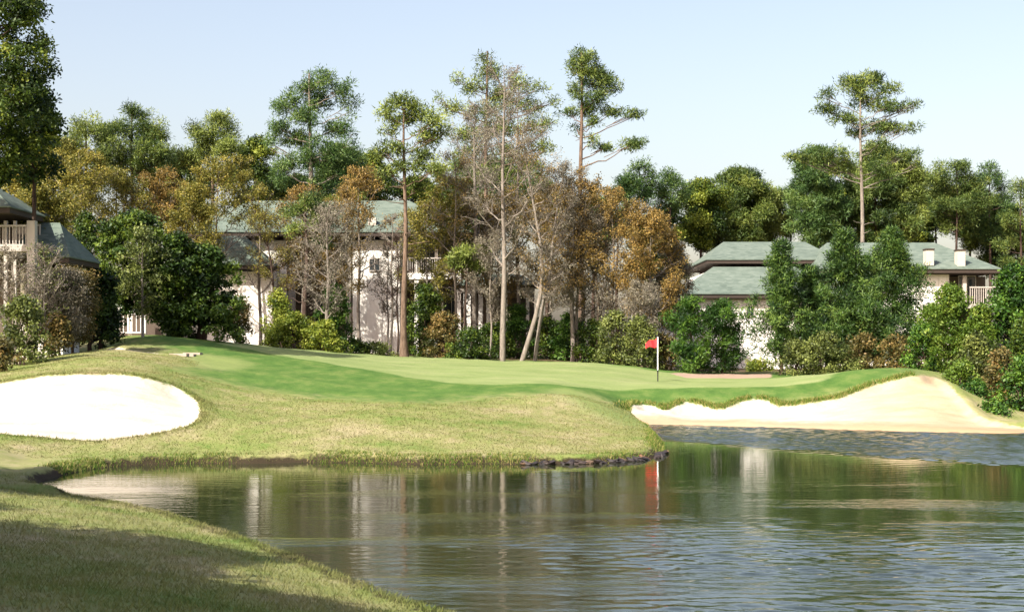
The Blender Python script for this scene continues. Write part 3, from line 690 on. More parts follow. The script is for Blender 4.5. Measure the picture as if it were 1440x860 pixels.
# right-hand house
D = 86.0
rb = empty('house', (14, D, 1.6), 'long cream house with green hip roofs behind the young pines at right', 'house')
gzb = 1.2
m = MB(); m.box(px2(905,D), px2(1160,D), D, D+9, gzb, pz(413,D)-.3); m.build('wall', M_WALL, rb)
hip('roof', rb, px2(962,D)+.5, px2(1175,D), D, D+9, pz(413,D), pz(369,D), px2(990,D)+1.2, px2(1140,D))
m = MB(); m.box(px2(1010,D), px2(1200,D), D+5.5, D+14, 3.5, pz(370,D)-.25); m.build('upper_wall', M_WALL, rb)
hip('upper_roof', rb, px2(1000,D)+.9, px2(1190,D), D+5, D+15, pz(366,D)+.35, pz(334,D)+.5, px2(1045,D)+.3, px2(1180,D))
window(rb, px2(1055,D), pz(437,D), .42, .55, D)
window(rb, px2(1125,D), pz(440,D), .7, .9, D)
m = MB(); m.box(px2(1180,D), px2(1342,D), D+1, D+11, gzb, pz(377,D)-.32); m.build('side_wall', M_WALL, rb)
m = MB(); m.box(px2(1342,D)+.01, px2(1412,D), D+3.4, D+11, gzb, pz(377,D)-.33); m.build('recessed_wall', M_RECESS_SHADE, rb)
hip('side_roof', rb, px2(1165,D), px2(1398,D), D+.8, D+11.5, pz(377,D), pz(343,D)+.55, px2(1195,D), px2(1352,D)+.2, over=.55)
for x, yb, yt in ((1313, 372, 350), (1357.5, 376, 351)):
    MB().box(px2(x-5.5,D), px2(x+5.5,D), D+.75, D+1.35, pz(yb,D), pz(yt,D)).build('chimney', M_CHIM, rb)
    MB().box(px2(x-6.5,D), px2(x+6.5,D), D+.70, D+1.40, pz(yt,D)+.002, pz(yt,D)+.08).build('chimney_cap', M_FASCIA, rb)
m = MB(); m.box(px2(1344,D), px2(1412,D), D+.8, D+3.39, pz(428,D)-.2, pz(428,D)); m.build('balcony_floor', M_RAILG, rb)
railing(rb, px2(1370,D), px2(1412,D), D+.85, pz(427.9,D), pz(402,D), M_RAILG)
post(rb, px2(1363,D), D+.95, pz(428,D)+.002, pz(378,D)-.35, .11, M_RAILG); post(rb, px2(1408,D), D+.95, pz(402,D)+.005, pz(378,D)-.35, .08, M_RAILG)
window(rb, px2(1385,D), pz(400,D), 1.0, 1.3, D+3.4)

# middle house complex
D = 88.0
mb = empty('apartment_building', (-11, D, 2.3), 'two storey cream building with green roof behind the tall bare trees', 'building')
zb = 2.0
m = MB(); m.box(px2(318,D), px2(403,D), D, D+12, zb, pz(331,D)-.3); m.build('wall', M_WALL, mb)
m = MB(); m.box(px2(403,D)+.01, px2(496,D)-.01, D+3, D+12, zb, pz(328,D)-.32); m.build('recessed_wall', M_RECESS_SHADE, mb)
m = MB(); m.box(px2(496,D), px2(562,D), D, D+12, zb, pz(331,D)-.3); m.build('wall', M_WALL, mb)
m = MB(); m.box(px2(562,D)+.01, px2(652,D), D+3.2, D+12, zb, pz(331,D)-.3); m.build('recessed_wall', M_RECESS_SHADE, mb)
hip('roof', mb, px2(250,D), px2(650,D), D-.2, D+12, pz(327,D), pz(284,D)+.7, px2(275,D)+2.4, px2(620,D)-2.4, over=.6)
hip('lower_roof', mb, px2(285,D), px2(385,D), D-2.8, D-.85, pz(376,D), pz(335,D), px2(315,D), px2(352,D), over=.5)
m = MB(); m.box(px2(300,D), px2(393,D), D-2.4, D-.9, zb, pz(378,D)-.3); m.build('wall', M_WALL, mb)
for x in (522, 584):
    MB().box(px2(x-5.5,D), px2(x+5.5,D), D+.5, D+1.1, pz(323,D), pz(305,D)).build('chimney', M_CHIM, mb)
post(mb, px2(409,D), D+.5, zb, pz(330,D)-.35, .2, M_RAILG); post(mb, px2(489,D), D+.5, zb, pz(330,D)-.35, .15, M_RAILG)
m = MB(); m.box(px2(564,D), px2(648,D), D+.3, D+3.19, pz(392,D), pz(384,D)); m.build('balcony_floor', M_TRIM, mb)
railing(mb, px2(566,D), px2(646,D), D+.35, pz(384,D)+.002, pz(384,D)+1.0, M_RAILG)
for x in (585, 613, 645): post(mb, px2(x,D), D+.5, zb, pz(392,D)-.003, .13, M_TRIM); post(mb, px2(x,D), D+.5, pz(384,D)+.003, pz(331,D)-.35, .1, M_TRIM)
window(mb, px2(600,D), pz(362,D), 1.3, 1.5, D+3.2); window(mb, px2(632,D), pz(430,D), 1.2, 1.6, D+3.2); window(mb, px2(450,D), pz(370,D), 1.4, 1.4, D+3.0); window(mb, px2(450,D), pz(440,D), 1.4, 1.6, D+3.0)
window(mb, px2(527,D), pz(372,D), .6, .7, D)

# porch with white columns
D = 86.5
po = empty('porch', (px2(670,D), D, 2.2), 'white columned porch between the grey bare trunks at centre', 'porch')
for x, r in ((657, .22), (668, .06), (676, .13), (687, .13), (712, .08), (742, .1)): post(po, px2(x,D), D, 2.2, pz(412,D), r, M_TRIM)
MB().box(px2(645,D), px2(752,D), D-.15, D+.15, pz(412,D)+.002, pz(404,D)).build('beam', M_RAILG, po)
MB().box(px2(645,D), px2(752,D), D+2.0, D+2.2, 1.8, pz(404,D)).build('wall', M_RECESS_SHADE, po)
hip('roof', po, px2(645,D), px2(752,D), D, D+2.4, pz(400,D), pz(384,D), px2(665,D), px2(730,D), over=.3, th=.1)
# deck behind the magnolia
D = 79.0
dk = empty('deck', (px2(185,D), D, 2.8), 'white slatted deck with posts in the gap behind the small pale trunk', 'deck')
for x in (166, 183, 203): post(dk, px2(x,D), D, 2.4, pz(405,D), .10, M_TRIM)
MB().box(px2(160,D), px2(208,D), D-.12, D+.12, pz(438,D), pz(432,D)).build('beam', M_TRIM, dk)
railing(dk, px2(162,D), px2(206,D), D-.2, pz(468,D), pz(440,D), M_TRIM, .24)
MB().box(px2(150,D), px2(215,D), D+2, D+2.3, 2.0, pz(400,D)).build('wall', M_RECESS_SHADE, dk)

# left house
D = 60.0
lb = empty('house', (px2(20,D), D, 2.3), 'shaded house with posted balcony at the left edge', 'house')
hip('upper_roof', lb, px2(-160,D), -21.7, D-.3, D+4.5, pz(293,D), pz(250,D), px2(-110,D), px2(-40,D), over=.65)
m = MB(); m.box(px2(-160,D), -21.9, D+2.6, D+4.4, 2.0, pz(300,D)-.25); m.build('recessed_wall', M_RECESS_SHADE, lb)
for x, r in ((6, .07), (19, .06), (43, .17)): post(lb, px2(x,D), D+.2, 2.0, pz(353,D)-.005, r, M_RAILG); post(lb, px2(x,D), D+.2, pz(345,D)+.0, pz(300,D)-.3, r, M_RAILG)
m = MB(); m.box(px2(-160,D), px2(48,D), D+.0, D+2.59, pz(353,D), pz(345,D)-.003); m.build('balcony_floor', M_RAILG, lb)
railing(lb, px2(-100,D), px2(37,D), D+.06, pz(345,D), pz(316,D), M_RAILG)
window(lb, px2(10,D), pz(330,D), 1.0, 1.2, D+2.6); window(lb, px2(22,D), pz(392,D), .9, 1.5, D+2.6)
m = MB(); m.box(-21.88, -20.0, D+2.6, D+5, 2.0, pz(362,D)-.3); m.build('wall', M_WALL, lb)
hip('lower_roof', lb, px2(45,D)-1.2, -19.7, D+1.6, D+5.2, pz(358,D), pz(313,D)+.3, px2(45,D)-.8, px2(45,D)+.1, over=.5)

# ------------------------------------------------------------------ trees behind
def auto_pads(px, y0, y1, hw, n, shape='umbrella', hh=14, seed=0):
    r = np.random.default_rng(seed); out = []
    for i in range(n):
        t = (i+.5)/n; y = y1+(y0-y1)*t; wd_ = hw*env(shape, np.array(t)).item()
        for s_ in (-1, 1):
            if r.random() < .9: out.append((px+s_*wd_*r.uniform(.35, .75), y+r.uniform(-7, 7), max(14, wd_*r.uniform(.45, .7)), hh*r.uniform(.9, 1.4), r.uniform(-1, 1)*wd_*.03))
        if r.random() < .6: out.append((px+r.uniform(-.2, .2)*wd_, y, max(12, wd_*.4), hh, r.uniform(-1, 1)*wd_*.04))
    return out
G1 = 'tall pines above the roofs'
# tall centre right pine
pine(817, 95, 500, 66, [(822,82,26,16,0),(838,112,30,18,.4),(812,128,18,14,-.3),(862,124,18,9,0),(826,152,32,11,.3),(860,158,24,8,.2),(893,160,22,8,0),(836,172,18,8,0),(888,203,28,8,-.3),(836,196,14,10,0),(812,182,14,10,.5),(806,96,12,16,.2),(826,102,26,20,.3),(838,138,24,12,-.4),(800,160,18,8,.4),(850,206,20,6,.3)],
     'tall pine with two long bare-ended boughs pointing right at upper centre', 'pine', 'pine', .26, group=G1, auto_bare=18, dens=50, cr=.45)
# the tall right pine
pine(1210, 96, 500, 100, [(1205,118,30,16,0),(1225,112,28,12,.5),(1246,126,22,10,0),(1187,110,14,9,.2),(1160,133,18,10,-.4),(1165,155,26,9,.3),(1190,168,26,11,.1),(1218,142,30,13,.4),(1245,150,26,10,-.3),(1270,150,20,9,.2),(1288,147,9,7,0),(1232,178,30,12,.4),(1262,180,28,10,.2),(1286,178,12,7,0),(1205,186,20,9,.5),(1175,215,30,9,-.3),(1125,221,26,7,.2),(1150,223,24,9,0),(1235,202,22,9,-.2),(1270,218,26,8,.3),(1290,230,14,8,0),(1215,218,18,9,.3),(1186,236,30,14,.4),(1236,238,34,14,-.3)],
     'tallest pine at right with a pale straight trunk and open tiered boughs', 'pine', 'pale', .21, group=G1, auto_bare=14, dens=48, cr=.45, bend=.1)
# blue-green pine
pine(436, 95, 500, 97, [(452,112,26,16,0),(425,122,24,16,.3),(478,124,24,16,-.3),(455,140,40,18,.5),(405,150,26,18,0),(492,150,14,18,.3),(430,166,34,16,-.5),(475,176,34,16,.5),(392,180,24,18,.2),(420,196,36,18,.8),(462,206,40,18,-.7),(380,204,16,14,0),(500,200,14,18,.3),(440,228,46,20,.3),(396,236,28,20,-.3),(490,236,26,20,.3),(440,258,50,16,.8)],
     'blue green pine with a broad dense crown at left of centre', 'pine_blue', 'pale', .30, group=G1, dens=54, cr=.55)
# pine 570 in front of building
pine(569, 77, 503, 132, [(560,142,26,13,0),(590,152,26,12,.2),(540,158,22,12,0),(578,168,40,14,.4),(610,170,26,13,-.4),(624,186,16,10,0),(545,184,20,10,.3),(600,192,36,12,.3),(560,206,26,10,-.4),(535,214,22,10,.2),(598,216,26,12,.3),(575,234,40,12,0),(545,240,22,10,.2),(612,236,24,12,-.4),(590,262,26,12,.4)],
     'yellowish pine on a long thin brown trunk in front of the white wall', 'pine_yel', 'pine', .19, group=G1, auto_bare=12, cr=.42, dens=50)
# feathery pine in the centre top
pine(684, 97, 500, 66, [(682,82,18,14,0),(690,104,26,16,.3),(672,118,22,14,-.3),(640,110,16,9,.2),(655,122,18,9,0),(700,134,38,16,.4),(730,116,22,14,.2),(752,124,22,12,-.2),(740,148,34,14,.5),(680,158,34,16,-.3),(640,150,26,12,.4),(612,140,16,9,.2),(700,182,46,16,.5),(652,190,30,14,0),(750,176,36,14,-.4),(778,140,18,12,.3),(660,215,36,16,.3),(712,216,40,16,.8),(765,205,24,12,0),(690,248,50,18,.3),(745,240,30,16,.5)],
     'wispy pine with the highest top in the centre behind the bare trees', 'pine_yel', 'pine', .24, group=G1, dens=32, cr=.5)
# left row behind
for (px, D, top, bot, hw, lab, mt) in [
   (186, 104, 147, 262, 56, 'round topped dark pine second from the big left tree', 'pine'),
   (300, 106, 158, 262, 60, 'broad flat topped pine left of the blue green pine', 'pine_yel'),
   (120, 102, 164, 280, 48, 'light green pine just right of the big dark left tree', 'pine_yel')]:
    pine(px, D, 500, top, [(px+rng.uniform(-.2, .2)*hw, top+10, hw*.45, 12, 0)]+auto_pads(px, top+12, bot, hw, 7, 'round', 17, seed=px), lab, mt, 'pine', .26, group=G1, cr=.6, dens=50)
G2 = 'trees forming the skyline beyond the roofs'
for (px, D, top, bot, hw, lab, mt, sh) in [
   (246, 112, 215, 320, 60, 'dark green tree filling the dip between two left pines', 'oak', 'round'),
   (358, 112, 195, 320, 34, 'slim dark tree between flat topped and blue green pines', 'oak', 'round'),
   (480, 108, 205, 320, 46, 'dark tree low behind the right side of the blue green pine', 'pine', 'round'),
   (525, 112, 215, 320, 30, 'narrow dark tree left of the yellowish pine', 'oak', 'round'),
   (690, 112, 228, 330, 90, 'wide dark green tree low behind the bare trees', 'pine_blue', 'round'),
   (62, 100, 190, 330, 60, 'golden green tree beside the big left tree', 'gold', 'round'),
   (770, 112, 255, 330, 40, 'small grey green tree under the tall centre right pine', 'olive', 'round'),
   (985, 112, 255, 348, 44, 'dense dark green tree left of the right hand roof', 'oak', 'round'),
   (1040, 114, 238, 348, 48, 'dense dark green tree directly above the right hand roof', 'pine', 'round'),
   (1078, 116, 268, 348, 34, 'lower green tree over the roof ridge left of tallest pine', 'pine_yel', 'round'),
   (1150, 110, 212, 345, 44, 'dark green tree under the left boughs of the tallest pine', 'pine_blue', 'round'),
   (1232, 112, 208, 350, 56, 'dense green tree right behind the tallest pine trunk', 'pine', 'round'),
   (1275, 112, 235, 330, 34, 'medium green tree right of the tallest pine', 'pine_yel', 'round'),
   (585, 112, 250, 340, 44, 'dark tree low between the yellowish pine and the centre', 'oak', 'round'),
   (835, 114, 280, 360, 40, 'dark green tree low behind the tall centre right pine', 'pine_blue', 'round'),
   (1190, 116, 262, 350, 60, 'broad low tree hidden behind the top of the young pines', 'oak', 'round'),
   (420, 116, 250, 340, 60, 'dark tree low behind the blue green pine trunk', 'oak', 'round'),
   (1010, 118, 285, 350, 60, 'low broad tree just above the left end of the right roof', 'olive', 'round'),
   (1345, 130, 268, 318, 60, 'distant canopy above the second chimney', 'pine_yel', 'round'),
   (1290, 120, 285, 345, 34, 'low dark tree behind the first chimney', 'oak', 'round'),
   (1365, 124, 262, 345, 44, 'mid green tree behind the gap between chimneys', 'pine', 'round'),
   (1415, 122, 290, 400, 40, 'dark tree beyond the right end of the balcony', 'pine', 'round'),
   (930, 110, 300, 420, 46, 'dark tree behind the orange brown tree at centre right', 'oak', 'round'),
   ]:
    crown_tree(px, D, top, bot, hw, lab, mt, sh, cr=.68, dens=120, size=.165, kind='needle' if 'pine' in mt else 'leaf', fill=.95, r0=.2, group=G2, name='skyline_tree', bark='dark')
for (px, D, top, bot, hw, lab, mt) in [
   (898, 106, 228, 292, 34, 'small topped pine just right of the tall centre pine', 'pine_blue'),
   (942, 108, 238, 300, 26, 'small open pine between centre and right skyline', 'pine_blue'),
   (1345, 118, 226, 322, 50, 'open crowned pine near the right edge above the chimneys', 'pine'),
   (1392, 120, 226, 330, 34, 'second slender pine in from the right edge', 'pine_blue'),
   (1316, 122, 245, 318, 26, 'slim pine with bare lower trunk above the first chimney', 'pine_yel'),
   (1436, 116, 250, 400, 34, 'pine cut by the right edge of the view', 'pine'),
   (1288, 122, 262, 322, 22, 'thin distant pine between tallest pine and chimneys', 'pine_blue'),
   (1112, 118, 255, 330, 26, 'thin feathery distant pine left of the tallest pine', 'pine_blue'),
   (868, 110, 262, 330, 26, 'thin green pine behind the top of the brown tree', 'pine')]:
    pine(px, D, 500, top, [(px, top+8, hw*.5, 9, 0)]+auto_pads(px, top+10, bot, hw, 6, 'round', 13, seed=px), lab, mt, 'dark', .17, group='slender distant pines on the skyline', cr=.55, dens=46)

# big left tree
crown_tree(-6, 58, -60, 258, 98, 'huge dark evergreen filling the upper left corner', 'oak', 'round', name='evergreen_tree', cr=.50, dens=105, size=.14, fill=.85, r0=.4, bark='dark', trunk_px=-70, lump=.3, bt=.33)
crown_tree(48, 61, 125, 262, 40, 'smaller dark evergreen tucked against the huge left tree', 'oak', 'round', name='evergreen_tree', cr=.45, dens=80, size=.17, fill=.9, r0=.16, bark='dark', bt=.38)

# rust and gold deciduous haze
G3 = 'rust and gold leafed trees in front of the roofs'
for (px, D, top, bot, hw, lab, mt, ld) in [
   (112, 80, 215, 330, 48, 'golden green tree above the left house lower roof', 'gold', 0.94),
   (165, 82, 240, 335, 46, 'golden brown tree behind the dark glossy evergreen', 'gold', 0.86),
   (225, 83, 245, 330, 44, 'orange gold tree above the dark glossy evergreen', 'orange', 0.79),
   (305, 83, 232, 312, 62, 'bright orange gold tree above the middle roof', 'gold', 1.22),
   (365, 83, 262, 320, 30, 'thin gold tree over the middle roof gable', 'gold', .35),
   (505, 82, 235, 320, 44, 'thin tawny tree left of the yellowish pine', 'orange', .55),
   (622, 82, 250, 365, 42, 'tawny tree just right of the yellowish pine trunk', 'gold', .9),
   (655, 84, 285, 400, 34, 'rusty young tree over the porch roof', 'orange', .8),
   (862, 80, 275, 470, 66, 'wide rusty orange tree at right of centre', 'orange', 0.94),
   (915, 78, 300, 480, 44, 'golden orange tree above the flagstick', 'orange', 1.01),
   (820, 82, 255, 400, 40, 'tall orange tinged tree under the tall centre right pine', 'orange', .8),
   (948, 80, 345, 470, 26, 'small brown tree left of the right house roof', 'tan', 1.0)]:
    twig_tree(px, D, top, hw, lab, 'grey', mt, ld, name='budding_tree', group=G3, nl=20, first=.32 if bot < 400 else .25, bot_py=bot, r0=.10, size=.14, nsec=7, ntw=5)

for (px, D, top, hw, lab, mt, ld) in [
   (425, 83, 262, 40, 'tawny twiggy tree just right of the dark reddish trunk', 'orange', .45),
   (600, 81, 290, 40, 'tawny twiggy tree in front of the balcony', 'gold', .5),
   (270, 80, 262, 36, 'thin golden tree at the left end of the middle roof', 'gold', .8),
   (700, 84, 280, 46, 'russet twiggy tree behind the straight pale trunk', 'orange', .6),
   (775, 84, 262, 44, 'russet twiggy tree behind the crooked pale trunks', 'orange', .6),
   (55, 64, 262, 40, 'golden twiggy tree over the lower roof of the left house', 'gold', .9)]:
    twig_tree(px, D, top, hw, lab, 'grey', mt, ld, name='budding_tree', group=G3, nl=20, first=.3, r0=.07, size=.13, nsec=8, ntw=6)
G4 = 'leafless grey trees along the back of the green'
for a in [
   dict(px=708, D=77, top_py=92, hw_px=62, label='tallest bare grey tree with straight pale trunk at centre', r0=.155, first=.28, nl=22, bark='pale', leaf='tan', ld=.25),
   dict(px=752, D=77.5, top_py=170, hw_px=52, label='bare tree with crooked pale trunk leaning right of the tallest one', r0=.13, base_px=735, kink=1.2, first=.25, nl=24, bark='pale', leaf='orange', ld=.22),
   dict(px=782, D=78, top_py=225, hw_px=44, label='slim pale bare tree leaning away from the crooked trunk', r0=.10, base_px=752, px_top=795, first=.2, nl=20, bark='pale', leaf='tan', ld=.3),
   dict(px=668, D=82, top_py=150, hw_px=55, label='bare grey tree left of the tallest bare tree', r0=.16, first=.3, nl=24, bark='grey', leaf='tan', ld=.3),
   dict(px=805, D=80, top_py=235, hw_px=48, label='grey twin stem bare tree right of the pale leaning ones', r0=.14, first=.25, nl=22, bark='grey', leaf='orange', ld=.3),
   dict(px=812, D=80.5, top_py=300, hw_px=44, label='short pale stem growing close beside the grey bare tree', r0=.09, first=.25, nl=18, bark='pale', leaf='tan', ld=.3),
   dict(px=840, D=80, top_py=300, hw_px=48, label='bushy brown grey bare tree left of the wide orange tree', r0=.10, first=.25, nl=22, bark='grey', leaf='tan', ld=.4),
   dict(px=640, D=80, top_py=215, hw_px=40, label='thin bare tree right of the yellowish pine', r0=.08, first=.35, nl=18, bark='grey', leaf='orange', ld=.2),
   dict(px=551, D=79, top_py=300, hw_px=28, label='very thin bare sapling left of the yellowish pine trunk', r0=.06, first=.4, nl=14, bark='pale'),
   dict(px=559, D=78.5, top_py=330, hw_px=20, label='thin dark sapling touching the yellowish pine trunk', r0=.05, first=.4, nl=12, bark='dark'),
   dict(px=461, D=76, top_py=290, hw_px=42, label='pale bare tree with spreading limbs left of the white wall', r0=.11, first=.22, nl=24, bark='pale', leaf='tan', ld=.25),
   dict(px=488, D=79, top_py=262, hw_px=26, label='slender bare tree at the left edge of the white wall', r0=.06, first=.35, nl=16, bark='grey', leaf='orange', ld=.4),
   dict(px=372, D=81, top_py=300, hw_px=36, label='bare arching tree over the lower middle roof', r0=.08, base_px=395, first=.4, nl=12, bark='dark', leaf='gold', ld=.3),
   dict(px=728, D=84, top_py=140, hw_px=58, label='grey bare tree behind the tallest bare tree', r0=.13, first=.3, nl=18, bark='grey', leaf='olive', ld=.3),
   dict(px=690, D=79, top_py=330, hw_px=30, label='low thin bare tree before the porch columns', r0=.05, first=.3, nl=14, bark='pale', leaf='tan', ld=.3),
   dict(px=545, D=82, top_py=350, hw_px=22, label='small twiggy tree in front of the white wall', r0=.05, first=.3, nl=16, bark='grey', leaf='tan', ld=.1),
   dict(px=85, D=58, top_py=388, hw_px=30, label='grey leafless shrub like tree before the left house wall', r0=.05, first=.12, nl=30, bark='grey', leaf='tan', ld=.6),
   dict(px=62, D=57, top_py=345, hw_px=30, label='taller grey leafless tree before the corner post of the left house', r0=.05, first=.15, nl=26, bark='pale', leaf='olive', ld=.05),
   dict(px=20, D=56, top_py=350, hw_px=34, label='brown twiggy tree before the balcony of the left house', r0=.05, first=.15, nl=18, bark='pale', leaf='tan', ld=.08),
   dict(px=105, D=59, top_py=385, hw_px=24, label='brown twiggy tree before the dark corner of the left house', r0=.05, first=.15, nl=20, bark='dark', leaf='rust', ld=.9),
   dict(px=905, D=76, top_py=400, hw_px=30, label='pale flecked twiggy tree behind the red flag', r0=.05, first=.2, nl=18, bark='pale', leaf='tan', ld=.4)]:
    twig_tree(group=G4, **a)
# dark reddish trunk pine at 430
pine(430, 78, 495, 262, [(438,285,30,14,0),(420,298,26,12,.3),(455,300,24,12,-.3),(440,318,34,12,.3),(412,322,18,10,0),(450,340,24,10,.3)], 'short pine with dark reddish trunk before the recessed wall', 'pine', 'dark', .19, cr=.42, auto_bare=10)
pine(655, 79, 503, 345, [(650,356,26,10,0),(672,350,20,9,.2),(640,368,20,9,0),(665,374,28,9,.4)], 'small green pine under the bare trees in front of the porch', 'pine_yel', 'dark', .09, cr=.35)

# big glossy evergreen at left and its small trunk tree
crown_tree(188, 71, 300, 440, 66, 'large glossy dark evergreen with rounded top left of centre', 'magnolia', 'round', name='evergreen_tree', cr=.42, dens=95, size=.16, fill=1.1, r0=.12, bark='dark', trunk_px=150, bt=.5)
crown_tree(285, 71, 345, 482, 64, 'wide dark evergreen mass on the green left of the white wall', 'magnolia', 'dome', name='evergreen_tree', cr=.42, dens=100, size=.16, fill=1.2, r0=.12, bark='dark', bt=.5, stems=3)
crown_tree(248, 70, 330, 470, 44, 'dark evergreen between the glossy tree and the wide mass', 'magnolia', 'round', name='evergreen_tree', cr=.4, dens=95, size=.16, fill=1.0, r0=.1, bark='dark', bt=.42)
crown_tree(135, 66, 380, 486, 40, 'very dark evergreen filling the shaded void at the corner of the left house', 'magnolia', 'dome', name='evergreen_tree', cr=.4, dens=110, size=.16, fill=1.3, r0=.1, bark='dark', bt=.15, stems=2)  # low leaf tint paints in the dark void under the neighbouring crown
crown_tree(201, 68.5, 318, 440, 40, 'small olive tree with a single slim pale trunk on the mound', 'olive', 'round', name='small_tree', cr=.34, dens=42, size=.13, fill=.8, r0=.075, bark='pale', bt=.6)
# young conifers
G5 = 'young evergreens right of the flag'
for a in [(972, 74, 418, 525, 30, 'left cedar of the pair behind the flagstick', 'cedar', 'column'),
          (1016, 75, 424, 525, 32, 'right cedar of the pair behind the flagstick', 'cedar', 'column'),
          (1099, 74, 342, 500, 50, 'pointed young pine in front of the right house roof', 'conifer', 'cone'),
          (1140, 76, 378, 505, 50, 'lower young pine wedged beside the pointed one', 'conifer', 'cone'),
          (1188, 75, 326, 512, 62, 'tall dark young pine covering the middle of the right house', 'conifer', 'cone'),
          (1254, 74, 324, 505, 74, 'widest young pine right of the tall dark one', 'conifer', 'cone'),
          (1218, 77, 362, 505, 50, 'dark young pine between the two tallest young pines', 'conifer', 'cone')]:
    crown_tree(a[0], a[1], a[2], a[3], a[4], a[5], a[6], a[7], name='young_pine' if a[6] == 'conifer' else 'cedar_tree', cr=.40, dens=95, size=.125, kind='needle', bt=.40, fill=1.1, r0=.1, bark='dark', group=G5, lump=.6, inner=.2)
crown_tree(1425, 66, 375, 520, 42, 'dark broad evergreen cut by the right edge', 'cedar', 'dome', name='evergreen_tree', cr=.4, dens=90, size=.15, fill=1.2, r0=.12, bark='dark', bt=.4)

# shrubs
def shrub(px, D, top, bot, hw, lab, mt, group='shrubs along the back of the golf green', **k):
    a = dict(cr=.34, dens=80, size=.12, fill=1.25, r0=.035, stems=4, bark='dark', inner=.15, shape='dome', depth=.9); a.update(k)
    return crown_tree(px, D, top, bot, hw, lab, mt, cat='shrub', name='shrub', group=group, stemname='stems', leafname='foliage', **a)
for a in [
   (30, 53, 418, 505, 44, 'rounded olive brown shrub at the left edge', 'olive'),
   (78, 57, 440, 498, 30, 'grey brown shrub beside the olive shrub at left', 'rust'),
   (2, 50, 478, 512, 26, 'low rusty shrub beside the sand at the left edge', 'rust'),
   (335, 76, 420, 485, 24, 'dark brown shrub at the foot of the wide evergreen', 'rust'),
   (390, 76, 408, 490, 28, 'yellow green shrub left of the dark reddish trunk', 'lime'),
   (412, 75.5, 440, 492, 40, 'lower yellow green shrub with leafy top before the recessed wall', 'lime'),
   (470, 77, 400, 492, 30, 'dark green shrub left of the white wall', 'cedar'),
   (455, 75, 452, 494, 34, 'lime flecked shrub low beside the pale bare trunk', 'lime'),
   (500, 78, 478, 500, 26, 'low dark hedge shrub below the white wall', 'magnolia'),
   (532, 78, 482, 502, 26, 'second low dark hedge shrub below the white wall', 'olive'),
   (598, 79, 400, 503, 34, 'tall dark shrub right of the yellowish pine trunk', 'magnolia'),
   (625, 78, 440, 504, 34, 'olive dark shrub under the balcony', 'rust'),
   (660, 77, 462, 505, 36, 'rounded black green shrub before the porch columns', 'magnolia'),
   (695, 81, 455, 505, 34, 'dark backing shrub added for the shaded gap behind the straight pale trunk', 'magnolia'),  # dark backing, added for the shaded gaps between the trunks
   (728, 82, 430, 507, 30, 'dark backing shrub added for the shaded gap behind the crooked trunk', 'cedar'),
   (768, 82, 445, 508, 32, 'dark shrub behind the slim leaning trunk', 'magnolia'),
   (800, 81.5, 440, 509, 32, 'dark shrub behind the twin stems', 'cedar'),
   (835, 80, 450, 510, 32, 'dark shrub right of the twin stems', 'magnolia'),
   (866, 76, 438, 512, 36, 'olive green shrub left of the flag', 'olive'),
   (900, 75, 445, 516, 34, 'speckled olive shrub directly left of the flagstick', 'olive'),
   (935, 76, 470, 524, 26, 'brown green shrub right behind the flagstick', 'rust'),
   (1065, 80, 505, 526, 30, 'low yellow green shrub under the white wall at right', 'lime'),
   (1120, 72, 478, 530, 36, 'olive and red tinged shrub below the pointed young pine', 'olive'),
   (1160, 71, 468, 528, 44, 'broad olive shrub left of centre under the young pines', 'olive'),
   (1215, 72, 470, 526, 36, 'rusty dark shrub under the tall dark young pine', 'rust'),
   (1262, 70, 472, 524, 40, 'rusty green shrub above the top of the beach sand', 'rust'),
   (1300, 68, 455, 522, 34, 'dark shrub left of the big bright green shrub', 'cedar'),
   (1335, 67, 402, 520, 46, 'big bright green shrub in front of the right balcony', 'bright'),
   (1378, 66, 428, 520, 34, 'smaller bright green shrub right of the biggest one', 'bright'),
   (1310, 71, 430, 520, 30, 'mid green shrub behind the left side of the bright one', 'bright'),
   (1352, 59, 508, 566, 26, 'small vivid green shrub at the sand edge on the right', 'bright'),
   (1405, 57, 490, 585, 34, 'rusty brown shrub near the right edge above the beach', 'rust'),
   (1372, 56, 535, 588, 24, 'dark green shrub low on the sand edge', 'cedar'),
   (1440, 56, 500, 592, 34, 'dark shrub cut by the right edge above the water', 'cedar'),
   (1400, 53.5, 562, 596, 26, 'low bright tipped shrub nearest the water at right', 'cedar'),
   (1375, 62, 470, 560, 34, 'dark green shrub behind the rusty brown one', 'olive'),
   ]:
    shrub(*a)
for a in [(1440, 62, 450, 560, 36, 'tall dark shrub at the right edge behind the low ones', 'magnolia'),
          (120, 74, 300, 490, 40, 'dark screening shrub behind the left house wall', 'magnolia'),
          (1010, 96, 300, 400, 60, 'dark screening tree behind the right house roof end', 'oak')][:2]:
    shrub(*a)

# off-frame trees on the left bank whose shade falls across the near grass
G6 = 'trees outside the left edge shading the near bank'
crown_tree(0, 1, 0, 0, 1, '', '') if False else None
def shade_tree(x, y, h, r, z0, lab):
    b = np.array([x, y, g1(x, y)-.05]); root = empty('shade_tree', tuple(b), lab, 'tree', G6)
    n = int(r*r*19); t = rng.random(n); th = rng.uniform(0, 6.28, n); rad = env('round', t)*r*(1+.25*np.sin(th*3+t*6))*rng.random(n)**.5
    P = np.stack([x+np.cos(th)*rad, y+np.sin(th)*rad, b[2]+z0+t*(h-z0)], 1); cl = np.column_stack([P, rng.uniform(.45, .9, n)])
    T = Tubes(); T.add(curve(b, (x, y, b[2]+h*.9), 9, wob=.06), np.linspace(.3, .05, 9), 9)
    for q in cl[:20]: T.add(curve((x, y, max(b[2]+z0*.7, q[2]-1.5)), q[:3], 5, wob=.06), np.linspace(.08, .02, 5), 5)
    T.build('trunk', BK['pine'], root); foliage('crown', LM['oak'], root, cl, 60, 'leaf', .22)
